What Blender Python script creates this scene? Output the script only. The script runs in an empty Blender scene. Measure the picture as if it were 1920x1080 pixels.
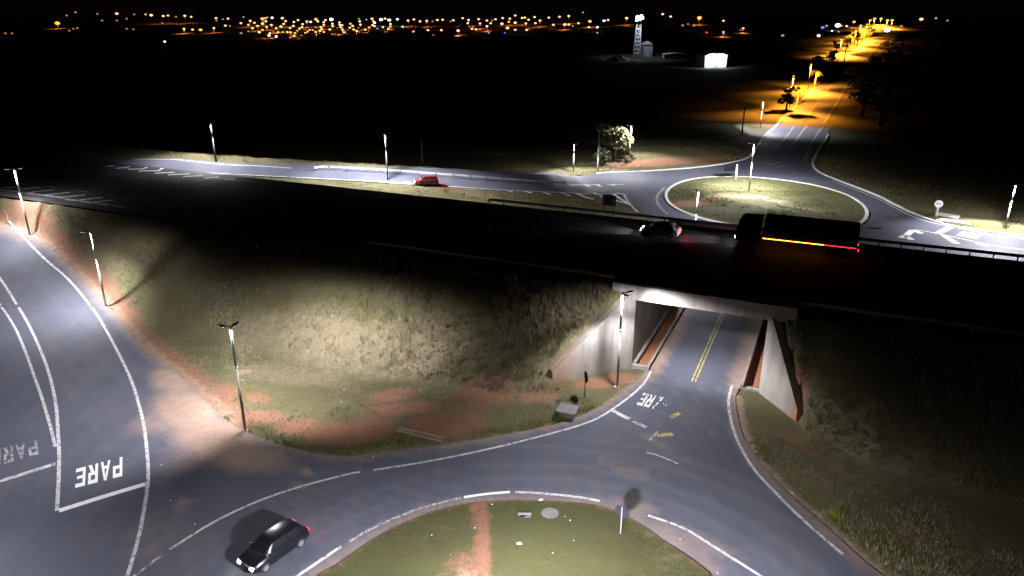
import bpy, math, random
import numpy as np
from mathutils import Vector, Matrix
from mathutils.geometry import delaunay_2d_cdt

# ------------------------------------------------------------------ camera, sky, exposure
SC = bpy.context.scene
COL = SC.collection
FOC, PITCH, CAMZ = 1371.0, math.radians(20.6), 30.0
cam_d = bpy.data.cameras.new('camera'); cam = bpy.data.objects.new('camera', cam_d); COL.objects.link(cam)
cam_d.sensor_width = 36; cam_d.lens = 36 * FOC / 1920; cam_d.clip_start = .5; cam_d.clip_end = 20000
cam.location = (0, 0, CAMZ); cam.rotation_euler = (math.pi / 2 - PITCH, 0, 0)
SC.camera = cam
W = bpy.data.worlds.new('World'); SC.world = W; W.use_nodes = True
wn = W.node_tree
sky = wn.nodes.new('ShaderNodeTexSky'); sky.sky_type = 'NISHITA'; sky.sun_disc = False
sky.sun_elevation = math.radians(-6); sky.sun_rotation = math.radians(250)
bg = wn.nodes['Background']; wn.links.new(sky.outputs[0], bg.inputs[0]); bg.inputs[1].default_value = .012
glow_bg = wn.nodes.new('ShaderNodeBackground'); glow_bg.inputs[0].default_value = (1, .42, .40, 1); glow_bg.inputs[1].default_value = .0014   # even night sky glow of the town
add_bg = wn.nodes.new('ShaderNodeAddShader'); wn.links.new(bg.outputs[0], add_bg.inputs[0]); wn.links.new(glow_bg.outputs[0], add_bg.inputs[1]); wn.links.new(add_bg.outputs[0], wn.nodes['World Output'].inputs[0])
SC.view_settings.view_transform = 'Standard'; SC.view_settings.look = 'None'
SC.view_settings.exposure = 0; SC.view_settings.gamma = 1; SC.view_settings.use_curve_mapping = False
SC.cycles.max_bounces = 4; SC.cycles.diffuse_bounces = 2; SC.cycles.glossy_bounces = 2
SC.cycles.transmission_bounces = 2; SC.cycles.use_denoising = True
SC.cycles.sample_clamp_indirect = 3
PW = 3.4                                    # one factor over all lamp powers
LED = (.97, .96, 1.03); SODIUM = (1.0, .34, .03)

random.seed(7); RNG = np.random.default_rng(7)
R = math.radians

# ------------------------------------------------------------------ materials
def nodes(m): return m.node_tree.nodes, m.node_tree.links
MATS = {}
def mat(name, col, rough=.8, metal=0, emit=None, estr=0, noise=None, bump=0, sampling=None, spec=.5):
    if name in MATS: return MATS[name]
    m = bpy.data.materials.new(name); m.use_nodes = True; n, l = nodes(m); b = n['Principled BSDF']
    b.inputs['Base Color'].default_value = (*col, 1); b.inputs['Roughness'].default_value = rough
    b.inputs['Metallic'].default_value = metal; b.inputs['Specular IOR Level'].default_value = spec
    if emit:
        b.inputs['Emission Color'].default_value = (*emit, 1); b.inputs['Emission Strength'].default_value = estr
    if noise:
        sc, amt, col2 = noise
        tc = n.new('ShaderNodeTexCoord'); t = n.new('ShaderNodeTexNoise'); t.inputs['Scale'].default_value = sc
        t.inputs['Detail'].default_value = 6; t.inputs['Roughness'].default_value = .65
        l.new(tc.outputs['Object'], t.inputs['Vector'])
        r = n.new('ShaderNodeMapRange'); r.inputs[1].default_value = .5 - .25; r.inputs[2].default_value = .5 + .25
        r.inputs[4].default_value = amt
        l.new(t.outputs['Fac'], r.inputs[0])
        x = n.new('ShaderNodeMix'); x.data_type = 'RGBA'; x.inputs[6].default_value = (*col, 1); x.inputs[7].default_value = (*col2, 1)
        l.new(r.outputs[0], x.inputs[0]); l.new(x.outputs[2], b.inputs['Base Color'])
        if bump:
            bp = n.new('ShaderNodeBump'); bp.inputs['Strength'].default_value = bump; bp.inputs['Distance'].default_value = .03
            l.new(t.outputs['Fac'], bp.inputs['Height']); l.new(bp.outputs[0], b.inputs['Normal'])
    if sampling: m.cycles.emission_sampling = sampling
    MATS[name] = m; return m

def mixc(n, l, fac, a, b):
    x = n.new('ShaderNodeMix'); x.data_type = 'RGBA'
    for i, v in ((6, a), (7, b)):
        if isinstance(v, tuple): x.inputs[i].default_value = (*v, 1)
        else: l.new(v, x.inputs[i])
    if isinstance(fac, float): x.inputs[0].default_value = fac
    else: l.new(fac, x.inputs[0])
    return x.outputs[2]
def noise_f(n, l, vec, scale, lo, hi, detail=6, rough=.6):
    t = n.new('ShaderNodeTexNoise'); t.inputs['Scale'].default_value = scale; t.inputs['Detail'].default_value = detail
    t.inputs['Roughness'].default_value = rough; l.new(vec, t.inputs['Vector'])
    r = n.new('ShaderNodeMapRange'); r.inputs[1].default_value = lo; r.inputs[2].default_value = hi
    l.new(t.outputs['Fac'], r.inputs[0]); return r.outputs[0], t.outputs['Fac']
def attr_f(n, l, name, nz, amt=.5, lo=.35, hi=.65):
    """attribute mask roughened by noise so that its rim is ragged"""
    a = n.new('ShaderNodeAttribute'); a.attribute_name = name
    m1 = n.new('ShaderNodeMath'); m1.operation = 'MULTIPLY_ADD'; l.new(nz, m1.inputs[0]); m1.inputs[1].default_value = amt * 2; m1.inputs[2].default_value = -amt
    m2 = n.new('ShaderNodeMath'); l.new(a.outputs['Fac'], m2.inputs[0]); l.new(m1.outputs[0], m2.inputs[1])
    r = n.new('ShaderNodeMapRange'); r.inputs[1].default_value = lo; r.inputs[2].default_value = hi; l.new(m2.outputs[0], r.inputs[0])
    return r.outputs[0]

def m_asphalt():
    m = bpy.data.materials.new('asphalt'); m.use_nodes = True; n, l = nodes(m); b = n['Principled BSDF']
    tc = n.new('ShaderNodeTexCoord').outputs['Object']
    big, bigr = noise_f(n, l, tc, .18, .35, .68)
    mid, _ = noise_f(n, l, tc, 1.1, .3, .7)
    fine, finer = noise_f(n, l, tc, 14, .25, .75, 8, .8)
    st = n.new('ShaderNodeMapping'); st.inputs['Scale'].default_value = (.9, .16, 1); st.inputs['Rotation'].default_value = (0, 0, R(-30)); l.new(tc, st.inputs['Vector'])
    streak, _ = noise_f(n, l, st.outputs[0], .55, .45, .75)
    c = mixc(n, l, big, (.064, .069, .098), (.097, .103, .140))
    c = mixc(n, l, mid, c, (.082, .085, .112))
    k = n.new('ShaderNodeMath'); k.operation = 'MULTIPLY'; l.new(fine, k.inputs[0]); k.inputs[1].default_value = .55
    c = mixc(n, l, k.outputs[0], c, (.040, .041, .050))
    k2 = n.new('ShaderNodeMath'); k2.operation = 'MULTIPLY'; l.new(streak, k2.inputs[0]); k2.inputs[1].default_value = .5
    c = mixc(n, l, k2.outputs[0], c, (.11, .105, .1))
    # cracks
    vo = n.new('ShaderNodeTexVoronoi'); vo.feature = 'DISTANCE_TO_EDGE'; vo.inputs['Scale'].default_value = .12
    wv = n.new('ShaderNodeVectorMath'); wv.operation = 'ADD'
    tn = n.new('ShaderNodeTexNoise'); tn.inputs['Scale'].default_value = .5; tn.inputs['Detail'].default_value = 5; l.new(tc, tn.inputs['Vector'])
    sc_ = n.new('ShaderNodeVectorMath'); sc_.operation = 'SCALE'; sc_.inputs['Scale'].default_value = 6; l.new(tn.outputs['Color'], sc_.inputs[0])
    l.new(tc, wv.inputs[0]); l.new(sc_.outputs[0], wv.inputs[1]); l.new(wv.outputs[0], vo.inputs['Vector'])
    cr = n.new('ShaderNodeMapRange'); cr.inputs[1].default_value = .002; cr.inputs[2].default_value = .006; cr.inputs[3].default_value = .35; cr.inputs[4].default_value = 0
    l.new(vo.outputs['Distance'], cr.inputs[0])
    ck, _ = noise_f(n, l, tc, .3, .48, .55)
    cm = n.new('ShaderNodeMath'); cm.operation = 'MULTIPLY'; l.new(cr.outputs[0], cm.inputs[0]); l.new(ck, cm.inputs[1])
    c = mixc(n, l, cm.outputs[0], c, (.02, .02, .021))
    # dirt carried on to the road
    nz, _ = noise_f(n, l, tc, .9, .2, .8, 8, .7)
    d = attr_f(n, l, 'dirt', nz, .22, .12, 1.1)
    dc = mixc(n, l, mid, (.33, .225, .165), (.25, .175, .135))
    c = mixc(n, l, d, c, dc)
    tk = attr_f(n, l, 'track', nz, .3, .2, 1.4)
    c = mixc(n, l, tk, c, (.13, .128, .135))
    o_ = attr_f(n, l, 'oil', nz, .3, .3, .9)
    c = mixc(n, l, o_, c, (.028, .027, .027))
    l.new(c, b.inputs['Base Color']); b.inputs['Roughness'].default_value = .78; b.inputs['Specular IOR Level'].default_value = .25
    bp = n.new('ShaderNodeBump'); bp.inputs['Strength'].default_value = .35; bp.inputs['Distance'].default_value = .02
    l.new(finer, bp.inputs['Height']); l.new(bp.outputs[0], b.inputs['Normal'])
    return m
def m_ground():
    m = bpy.data.materials.new('ground_soil_and_grass'); m.use_nodes = True; n, l = nodes(m); b = n['Principled BSDF']
    tc = n.new('ShaderNodeTexCoord').outputs['Object']
    big, _ = noise_f(n, l, tc, .22, .3, .7)
    mid, _ = noise_f(n, l, tc, 1.6, .3, .7, 8, .7)
    fine, finer = noise_f(n, l, tc, 7, .25, .75, 8, .8)
    g = mixc(n, l, big, (.108, .098, .046), (.165, .145, .078))
    g = mixc(n, l, mid, g, (.100, .092, .045))
    gr = attr_f(n, l, 'green', mid, .3, .3, .9)
    g = mixc(n, l, gr, g, mixc(n, l, mid, (.058, .068, .022), (.085, .085, .034)))
    dr = attr_f(n, l, 'dry', mid, .3, .3, .9)
    g = mixc(n, l, dr, g, mixc(n, l, fine, (.30, .25, .165), (.21, .17, .105)))
    so = attr_f(n, l, 'soil', mid, .38, .3, .75)
    sc2 = mixc(n, l, fine, (.31, .142, .085), (.20, .082, .048))
    sc2 = mixc(n, l, big, sc2, (.25, .135, .09))
    g = mixc(n, l, so, g, sc2)
    sa = attr_f(n, l, 'sand', mid, .3, .3, .8)
    g = mixc(n, l, sa, g, mixc(n, l, fine, (.36, .25, .17), (.27, .19, .14)))
    k = n.new('ShaderNodeMath'); k.operation = 'MULTIPLY'; l.new(fine, k.inputs[0]); k.inputs[1].default_value = .45
    g = mixc(n, l, k.outputs[0], g, (.05, .042, .026))
    cr = attr_f(n, l, 'unlit_field', mid, .2, .2, .8)
    g = mixc(n, l, cr, g, mixc(n, l, mid, (.018, .021, .010), (.03, .029, .016)))
    l.new(g, b.inputs['Base Color']); b.inputs['Roughness'].default_value = .95; b.inputs['Specular IOR Level'].default_value = .1
    bp = n.new('ShaderNodeBump'); bp.inputs['Strength'].default_value = .8; bp.inputs['Distance'].default_value = .12
    l.new(finer, bp.inputs['Height']); l.new(bp.outputs[0], b.inputs['Normal'])
    return m
def m_paint(name, col, wear, seed=0., scale=3.):
    """road paint worn through to the asphalt"""
    m = bpy.data.materials.new(name); m.use_nodes = True; n, l = nodes(m); b = n['Principled BSDF']
    tc = n.new('ShaderNodeTexCoord').outputs['Object']
    mp = n.new('ShaderNodeMapping'); mp.inputs['Location'].default_value = (seed, seed * 2, 0); l.new(tc, mp.inputs['Vector'])
    w, _ = noise_f(n, l, mp.outputs[0], scale, .62 - wear * .35, .72 - wear * .25, 8, .75)
    f2, _ = noise_f(n, l, mp.outputs[0], 12, .3, .7)
    c = mixc(n, l, f2, col, tuple(v * .72 for v in col))
    c = mixc(n, l, w, c, (.085, .083, .083))
    l.new(c, b.inputs['Base Color']); b.inputs['Roughness'].default_value = .7
    return m
def m_leaf(name, translucent=.0):
    m = bpy.data.materials.new(name); m.use_nodes = True; n, l = nodes(m); b = n['Principled BSDF']
    a = n.new('ShaderNodeAttribute'); a.attribute_name = 'tint'
    l.new(a.outputs['Color'], b.inputs['Base Color']); b.inputs['Roughness'].default_value = .7; b.inputs['Specular IOR Level'].default_value = .2
    return m
def m_concrete(name='concrete', stain=(.34, .15, .06), rust=True):
    m = bpy.data.materials.new(name); m.use_nodes = True; n, l = nodes(m); b = n['Principled BSDF']
    tc = n.new('ShaderNodeTexCoord').outputs['Object']
    big, _ = noise_f(n, l, tc, .5, .3, .7)
    st = n.new('ShaderNodeMapping'); st.inputs['Scale'].default_value = (1, 1, .12); l.new(tc, st.inputs['Vector'])
    run, _ = noise_f(n, l, st.outputs[0], 1.5, .45, .75)
    fine, finer = noise_f(n, l, tc, 9, .3, .7)
    c = mixc(n, l, big, (.33, .295, .258), (.225, .198, .172))
    k = n.new('ShaderNodeMath'); k.operation = 'MULTIPLY'; l.new(run, k.inputs[0]); k.inputs[1].default_value = .8
    c = mixc(n, l, k.outputs[0], c, (.115, .095, .078))
    # board marks
    sx = n.new('ShaderNodeSeparateXYZ'); l.new(tc, sx.inputs[0])
    wv = n.new('ShaderNodeMath'); wv.operation = 'FRACT'; mm = n.new('ShaderNodeMath'); mm.operation = 'MULTIPLY'; mm.inputs[1].default_value = 2.2
    l.new(sx.outputs['Z'], mm.inputs[0]); l.new(mm.outputs[0], wv.inputs[0])
    bl = n.new('ShaderNodeMapRange'); bl.inputs[1].default_value = 0; bl.inputs[2].default_value = .05; bl.inputs[3].default_value = .35; bl.inputs[4].default_value = 0
    l.new(wv.outputs[0], bl.inputs[0]); c = mixc(n, l, bl.outputs[0], c, (.15, .145, .14))
    if rust:   # soil splash, an attribute painted on the low ends of the walls
        nz, _ = noise_f(n, l, tc, .8, .25, .75, 8, .7)
        s = attr_f(n, l, 'soil', nz, .35, .2, .9)
        c = mixc(n, l, s, c, mixc(n, l, fine, (.38, .16, .06), (.28, .12, .05)))
    k3 = n.new('ShaderNodeMath'); k3.operation = 'MULTIPLY'; l.new(fine, k3.inputs[0]); k3.inputs[1].default_value = .3
    c = mixc(n, l, k3.outputs[0], c, (.2, .195, .19))
    l.new(c, b.inputs['Base Color']); b.inputs['Roughness'].default_value = .85
    bp = n.new('ShaderNodeBump'); bp.inputs['Strength'].default_value = .3; bp.inputs['Distance'].default_value = .02
    l.new(finer, bp.inputs['Height']); l.new(bp.outputs[0], b.inputs['Normal'])
    return m

M_ASPH = m_asphalt(); M_DECKASPH = mat('unlit_deck_asphalt', (.026, .026, .028), .8, noise=(.5, .7, (.038, .037, .038)), spec=.2); M_GND = m_ground(); M_CONC = m_concrete(); M_LEAF = m_leaf('leaf_blades')  # highway deck asphalt is darkened in colour to look unlit
M_WHITE = m_paint('white_road_paint', (.56, .56, .56), .38)
M_WHITE2 = m_paint('worn_white_road_paint', (.48, .48, .48), .62, 3.)
M_LETTER = m_paint('white_letter_paint', (.78, .78, .77), .15, 5.)
M_LETWORN = m_paint('badly_worn_letter_paint', (.78, .78, .77), .42, 9., 2.2)
M_YEL = m_paint('yellow_road_paint', (.50, .40, .06), .5, 2.)
M_KERB = mat('whitewashed_kerb', (.62, .62, .60), .8, noise=(2.5, .7, (.35, .33, .31)))
M_STEEL = mat('galvanised_steel', (.50, .51, .53), .45, .35, noise=(4, .5, (.36, .37, .38)))
M_DARKM = mat('dark_grey_paint', (.02, .02, .022), .5)
M_LENS = mat('led_lens', (.8, .8, .8), .3, emit=LED, estr=3)
M_BLACK = mat('black_metal_and_gap_shade', (.006, .006, .007), 1, spec=.05)
M_CPLAIN = mat('weathered_concrete', (.30, .29, .28), .9, noise=(2.2, .8, (.17, .165, .16)), bump=.4)
M_OLDC = mat('old_dark_concrete', (.17, .16, .15), .9, noise=(2.2, .8, (.10, .095, .09)), bump=.4)
M_POLEC = mat('concrete_pole', (.36, .35, .32), .9, noise=(1.2, .8, (.22, .215, .2)))
M_BARK = mat('bark', (.10, .075, .05), .95, noise=(3, .8, (.05, .038, .028)), bump=.5)

# ------------------------------------------------------------------ where things stand
HX, HY = 15.9, 57.2                                    # middle of the underpass mouth
UX, UY = math.cos(R(-23.75)), math.sin(R(-23.75))      # along the highway
NX, NY = -UY, UX                                       # across it, away from the camera
DECK, HWW = 7.7, 22.0
def to_st(x, y): return (x - HX) * UX + (y - HY) * UY, (x - HX) * NX + (y - HY) * NY
def st(s, t, z=0.): return Vector((HX + s * UX + t * NX, HY + s * UY + t * NY, z))
def sm(a): a = np.clip(a, 0, 1); return a * a * (3 - 2 * a)
def field(x, y):
    """ground height without small relief; numpy in, numpy out"""
    x = np.asarray(x, float); y = np.asarray(y, float)
    s, t = to_st(x, y)
    base = 7.4 * np.clip((y - 74) / 27, 0, 1) ** 1.15 * sm((-34 - x) / 16)
    T = np.interp(s, [-100, -90, -80, -71, -63, -50, -30, -14, -11, 0, 7, 9, 14, 30, 80],
                  [1.2, 1.6, 3.0, 5.2, 8.0, 10.5, 11.5, 9.5, 7.6, 7.5, 4.6, 4.6, 8, 11, 13])
    v = np.clip(-t / T, 0, 1)
    emb = 7.6 * (1 - v) + .35 * np.sin(v * np.pi * 2) * 1.0
    near = np.maximum(base, np.clip(emb, 0, 8))
    wl = -6.35 + np.clip(t, -6.0, 0) * .952; wr = 6.15 - np.clip(t, -3.6, 0) * .85
    near = np.where((s > wl) & (s < wr) & (t > -6.3), base, near)
    kk = np.where(s < 0, np.clip((-s - 6.5) / 4, 0, 1), np.clip((s - 6.5) / 3.5, 0, 1))       # the toe dies out towards the road
    near = np.where((t <= -6.3) & (s > -10.5) & (s < 10), base + (near - base) * kk, near)
    deck = np.where((np.abs(s) < 5.8), np.where((t > .25) & (t < HWW - .2), -.85, 0.), 7.5)
    zr = np.interp(s, [-90, -30], [7.6, 0.]); tf = np.interp(s, [-90, -30], [34, 78])
    ramp = np.clip(zr - np.clip(t - tf, 0, None) / 2.5, 0, None)
    ramp = np.where(s < -88, np.maximum(ramp, 7.4 - np.clip(t - 34, 0, None) / 3), ramp); ramp = np.clip(ramp, 0, None)
    fe = np.clip(7.6 * (1 - (t - HWW) / 9.), 0, None); fe = np.where(np.abs(s) < 6.0, 0, fe)
    far = np.maximum(ramp, fe)
    hill = np.interp(y, [380, 550, 900, 1300, 6000], [0, 7, 20, 21, 8])
    rb = 1.6 * sm((x + 10) / 40) * sm((y - 152) / 14) * sm((62 + (y - 190) * .45 - x) / 10) * sm((230 - y) / 40)   # cut bank behind the far kerb
    far = np.maximum(far, hill + rb)
    return np.where(t < 0, near, np.where(t <= HWW, deck, far))
def fz(x, y): return float(field(x, y))
_k = RNG.normal(size=(40, 2)); _k /= np.linalg.norm(_k, axis=1)[:, None]
_fr = 2 * np.pi / np.exp(RNG.uniform(np.log(.9), np.log(9), 40)); _ph = RNG.uniform(0, 6.28, 40)
def relief(x, y):
    o = 0
    for k in range(40): o = o + np.sin((x * _k[k, 0] + y * _k[k, 1]) * _fr[k] + _ph[k]) / _fr[k] ** .7
    return o * .14
def steep(x, y):
    e = .6
    return np.clip(np.hypot(field(x + e, y) - field(x - e, y), field(x, y + e) - field(x, y - e)) / (2 * e), 0, 1.2)
def surf(x, y):
    """the modelled ground: field plus relief, kept just under the road sheets"""
    x = np.asarray(x, float); y = np.asarray(y, float)
    g = np.clip(steep(x, y), 0, .7); s, t = to_st(x, y)
    mouth = (s > -7.6 + np.clip(t, -7, 0) * .952) & (s < 7.6 - np.clip(t, -4.5, 0) * .85) & (t > -9) & (t < HWW + 9)
    g = np.where(mouth, 0, g)
    return field(x, y) - .05 + np.clip(relief(x, y), -1, 1) * (.035 + .26 * g) * (1)
def ray(px, py):
    u = (px - 960) / FOC; v = (540 - py) / FOC
    return Vector((u, math.cos(PITCH) + v * math.sin(PITCH), -math.sin(PITCH) + v * math.cos(PITCH)))
def at(px, py, z=0.):
    d = ray(px, py); k = (z - CAMZ) / d.z; return Vector((d.x * k, d.y * k, z))
def at_y(px, py, Y):
    d = ray(px, py); k = Y / d.y; return Vector((d.x * k, Y, CAMZ + d.z * k))
_D = np.exp(np.linspace(math.log(22), math.log(2500), 9000))
def hit(px, py, dz=0.):
    """first point of the ground seen at a place of the photograph"""
    d = ray(px, py); X = d.x * _D; Y = d.y * _D; Z = CAMZ + d.z * _D
    g = field(X, Y); below = np.nonzero(Z < g)[0]
    if len(below) == 0: k = _D[-1]
    else:
        i = max(below[0], 1); a = Z[i - 1] - g[i - 1]; b = g[i] - Z[i]
        k = _D[i - 1] + (_D[i] - _D[i - 1]) * (a / (a + b) if abs(g[i] - g[i - 1]) < 2 else 0.)
    x, y = d.x * k, d.y * k
    return Vector((x, y, fz(x, y) + dz))

# ------------------------------------------------------------------ mesh helpers
def tag(o, label=None, cat=None, group=None, kind=None):
    if label: o['label'] = label
    if cat: o['category'] = cat
    if group: o['group'] = group
    if kind: o['kind'] = kind
    return o
def link(o, parent=None):
    COL.objects.link(o)
    if parent is not None: o.parent = parent
    return o
def empty(name, loc=(0, 0, 0), rz=0, parent=None):
    o = bpy.data.objects.new(name, None); o.location = loc; o.rotation_euler = (0, 0, rz); o.empty_display_size = .2
    return link(o, parent)
class MB:
    def __init__(s): s.v = []; s.f = []; s.mi = []
    def add(s, vs, fs, m=0):
        k = len(s.v); s.v += [tuple(q) for q in vs]; s.f += [tuple(i + k for i in q) for q in fs]; s.mi += [m] * len(fs); return s
    def box(s, a, b, m=0, M=None):
        x0, y0, z0 = a; x1, y1, z1 = b
        vs = [(x0, y0, z0), (x1, y0, z0), (x1, y1, z0), (x0, y1, z0), (x0, y0, z1), (x1, y0, z1), (x1, y1, z1), (x0, y1, z1)]
        if M is not None: vs = [M @ Vector(q) for q in vs]
        return s.add(vs, [(0, 3, 2, 1), (4, 5, 6, 7), (0, 1, 5, 4), (1, 2, 6, 5), (2, 3, 7, 6), (3, 0, 4, 7)], m)
    def tube(s, pts, rad, n=10, m=0, caps=True):
        pts = [Vector(p) for p in pts]; rad = rad if isinstance(rad, (list, tuple)) else [rad] * len(pts); vs = []; fs = []
        for i, p in enumerate(pts):
            d = (pts[min(i + 1, len(pts) - 1)] - pts[max(i - 1, 0)]).normalized()
            a = Vector((0, 0, 1)) if abs(d.z) < .9 else Vector((1, 0, 0))
            e1 = d.cross(a).normalized(); e2 = d.cross(e1)
            for k in range(n):
                w = 2 * math.pi * k / n; vs.append(p + (e1 * math.cos(w) + e2 * math.sin(w)) * rad[i])
        for i in range(len(pts) - 1):
            for k in range(n):
                a, b = i * n + k, i * n + (k + 1) % n; fs.append((a, b, b + n, a + n))
        if caps: fs.append(tuple(range(n))[::-1]); fs.append(tuple(range((len(pts) - 1) * n, len(pts) * n)))
        return s.add(vs, fs, m)
    def prism(s, poly, depth_v, m=0):
        """a polygon (3-D points) swept by a vector"""
        n = len(poly); d = Vector(depth_v); a = [Vector(p) for p in poly]; b = [p + d for p in a]
        return s.add(a + b, [tuple(range(n))[::-1], tuple(range(n, 2 * n))] + [(i, (i + 1) % n, (i + 1) % n + n, i + n) for i in range(n)], m)
    def loft(s, rings, m=0, caps=True):
        n = len(rings[0]); vs = [p for r in rings for p in r]; fs = []
        for i in range(len(rings) - 1):
            for k in range(n):
                a, b = i * n + k, i * n + (k + 1) % n; fs.append((a, b, b + n, a + n))
        if caps: fs.append(tuple(range(n))[::-1]); fs.append(tuple(range((len(rings) - 1) * n, len(rings) * n)))
        return s.add(vs, fs, m)
    def mesh(s, name, mats, smooth=False):
        me = bpy.data.meshes.new(name); me.from_pydata(s.v, [], s.f)
        for q in (mats if isinstance(mats, (list, tuple)) else [mats]): me.materials.append(q)
        if any(s.mi): me.polygons.foreach_set('material_index', s.mi)
        if smooth:
            me.polygons.foreach_set('use_smooth', [True] * len(me.polygons)); 
        me.update(); return me
    def build(s, name, mats, parent=None, smooth=False, loc=None, rz=0):
        o = bpy.data.objects.new(name, s.mesh(name, mats, smooth))
        if loc is not None: o.location = loc; o.rotation_euler = (0, 0, rz)
        return link(o, parent)
def copy_tree(o, parent=None, depth=0):
    c = o.copy(); COL.objects.link(c); c.parent = parent
    for ch in list(o.children): copy_tree(ch, c, depth + 1)
    return c
def set_attr(me, name, vals):
    a = me.attributes.new(name, 'FLOAT', 'POINT'); a.data.foreach_set('value', np.asarray(vals, np.float32))
def quick_mesh(name, verts, tris, m, tint=None, smooth=False, k=3):
    me = bpy.data.meshes.new(name); nv, nt = len(verts), len(tris)
    me.vertices.add(nv); me.vertices.foreach_set('co', np.asarray(verts, np.float32).ravel())
    me.loops.add(nt * k); me.loops.foreach_set('vertex_index', np.asarray(tris, np.int32).ravel())
    me.polygons.add(nt); me.polygons.foreach_set('loop_start', np.arange(0, nt * k, k, dtype=np.int32))
    me.update(calc_edges=True)
    if tint is not None:
        a = me.attributes.new('tint', 'FLOAT_COLOR', 'POINT')
        a.data.foreach_set('color', np.concatenate([tint, np.ones((nv, 1))], 1).astype(np.float32).ravel())
    if smooth: me.polygons.foreach_set('use_smooth', [True] * nt)
    me.materials.append(m); return me
def dense(poly, step, closed=True):
    out = []; n = len(poly)
    for i in range(n if closed else n - 1):
        a, b = poly[i], poly[(i + 1) % n]; k = max(1, int((Vector(b[:2]) - Vector(a[:2])).length / step))
        for j in range(k): out.append((a[0] + (b[0] - a[0]) * j / k, a[1] + (b[1] - a[1]) * j / k))
    if not closed: out.append(tuple(poly[-1][:2]))
    return out
def curve(pts, n=6):
    """Catmull-Rom through 2-D points"""
    p = [Vector(q[:2]) for q in pts]; o = []
    for i in range(len(p) - 1):
        a, b, c, d = p[max(i - 1, 0)], p[i], p[i + 1], p[min(i + 2, len(p) - 1)]
        for j in range(n):
            u = j / n; o.append(tuple(.5 * ((2 * b) + (c - a) * u + (2 * a - 5 * b + 4 * c - d) * u * u + (3 * b - a - 3 * c + d) * u ** 3)))
    o.append(tuple(p[-1])); return o
def inside(poly, x, y):
    r = np.zeros(x.shape, bool); n = len(poly); j = n - 1
    for i in range(n):
        xi, yi = poly[i][:2]; xj, yj = poly[j][:2]
        c = ((yi > y) != (yj > y)) & (x < (xj - xi) * (y - yi) / (yj - yi + 1e-12) + xi); r ^= c; j = i
    return r
def sheet(name, poly, m, dz, grid=1.0, parent=None, zf=field, edge=.6, attrs=None):
    """a surface draped on the ground inside an outline"""
    b = dense(poly, edge); xs = np.array([q[0] for q in b]); ys = np.array([q[1] for q in b])
    gx, gy = np.meshgrid(np.arange(xs.min(), xs.max(), grid), np.arange(ys.min(), ys.max(), grid))
    gx = gx.ravel() + .13 * grid; gy = gy.ravel() + .07 * grid; k = inside(b, gx, gy); gx, gy = gx[k], gy[k]
    vs = [Vector(q) for q in b] + [Vector((p, q)) for p, q in zip(gx, gy)]
    ed = [(i, (i + 1) % len(b)) for i in range(len(b))]
    v, e, f, *_ = delaunay_2d_cdt(vs, ed, [], 1, 1e-4)
    x = np.array([q.x for q in v]); y = np.array([q.y for q in v]); z = zf(x, y) + dz
    me = bpy.data.meshes.new(name); me.from_pydata(np.stack([x, y, z], 1).tolist(), [], [tuple(q) for q in f])
    me.polygons.foreach_set('use_smooth', [True] * len(me.polygons)); me.materials.append(m)
    if attrs:
        for nm, fn in attrs.items(): set_attr(me, nm, fn(x, y))
    me.update(); o = bpy.data.objects.new(name, me); return link(o, parent)
def strip(name, pts, w, m, dz, parent=None, zf=field, step=.7, breaks=None):
    """a painted line of width w along 2-D points; breaks = [(from, to)] in metres left unpainted"""
    p = dense(pts, step, False); p = [Vector(q) for q in p]; mb = MB(); L = 0; prev = None
    for i, q in enumerate(p):
        d = (p[min(i + 1, len(p) - 1)] - p[max(i - 1, 0)]).normalized(); nn = Vector((-d.y, d.x)) * w / 2
        a, b = q + nn, q - nn
        if prev is not None:
            L += (q - p[i - 1]).length
            if not (breaks and any(u <= L <= v for u, v in breaks)):
                vs = [prev[1], b, a, prev[0]]
                mb.add([(c.x, c.y, float(zf(c.x, c.y)) + dz) for c in vs], [(0, 1, 2, 3)])
        prev = (a, b)
    return mb.build(name, m, parent)
def xy(pix): return [hit(a, b).xy[:] for a, b in pix]
def blob(x, y, items):
    """soft patches: (px, py, rx, ry, strength) placed by where they lie on the ground, sizes in metres"""
    o = np.zeros_like(x)
    for c, rx, ry, a, k in items:
        dx, dy = x - c[0], y - c[1]; u = dx * math.cos(a) + dy * math.sin(a); v = -dx * math.sin(a) + dy * math.cos(a)
        o = np.maximum(o, k * sm(1.25 - np.sqrt((u / rx) ** 2 + (v / ry) ** 2)))
    return o
def along(x, y, pts, w, k=1.):
    """soft band of half width w about a 2-D polyline"""
    o = np.full(x.shape, 1e9)
    for i in range(len(pts) - 1):
        a, b = np.array(pts[i]), np.array(pts[i + 1]); d = b - a; L = d @ d
        u = np.clip(((x - a[0]) * d[0] + (y - a[1]) * d[1]) / L, 0, 1)
        o = np.minimum(o, np.hypot(x - a[0] - u * d[0], y - a[1] - u * d[1]))
    return k * sm(1.3 - o / w)
def B(px, py, rx, ry, a=0, k=1.): return (hit(px, py), rx, ry, R(a), k)
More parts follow.
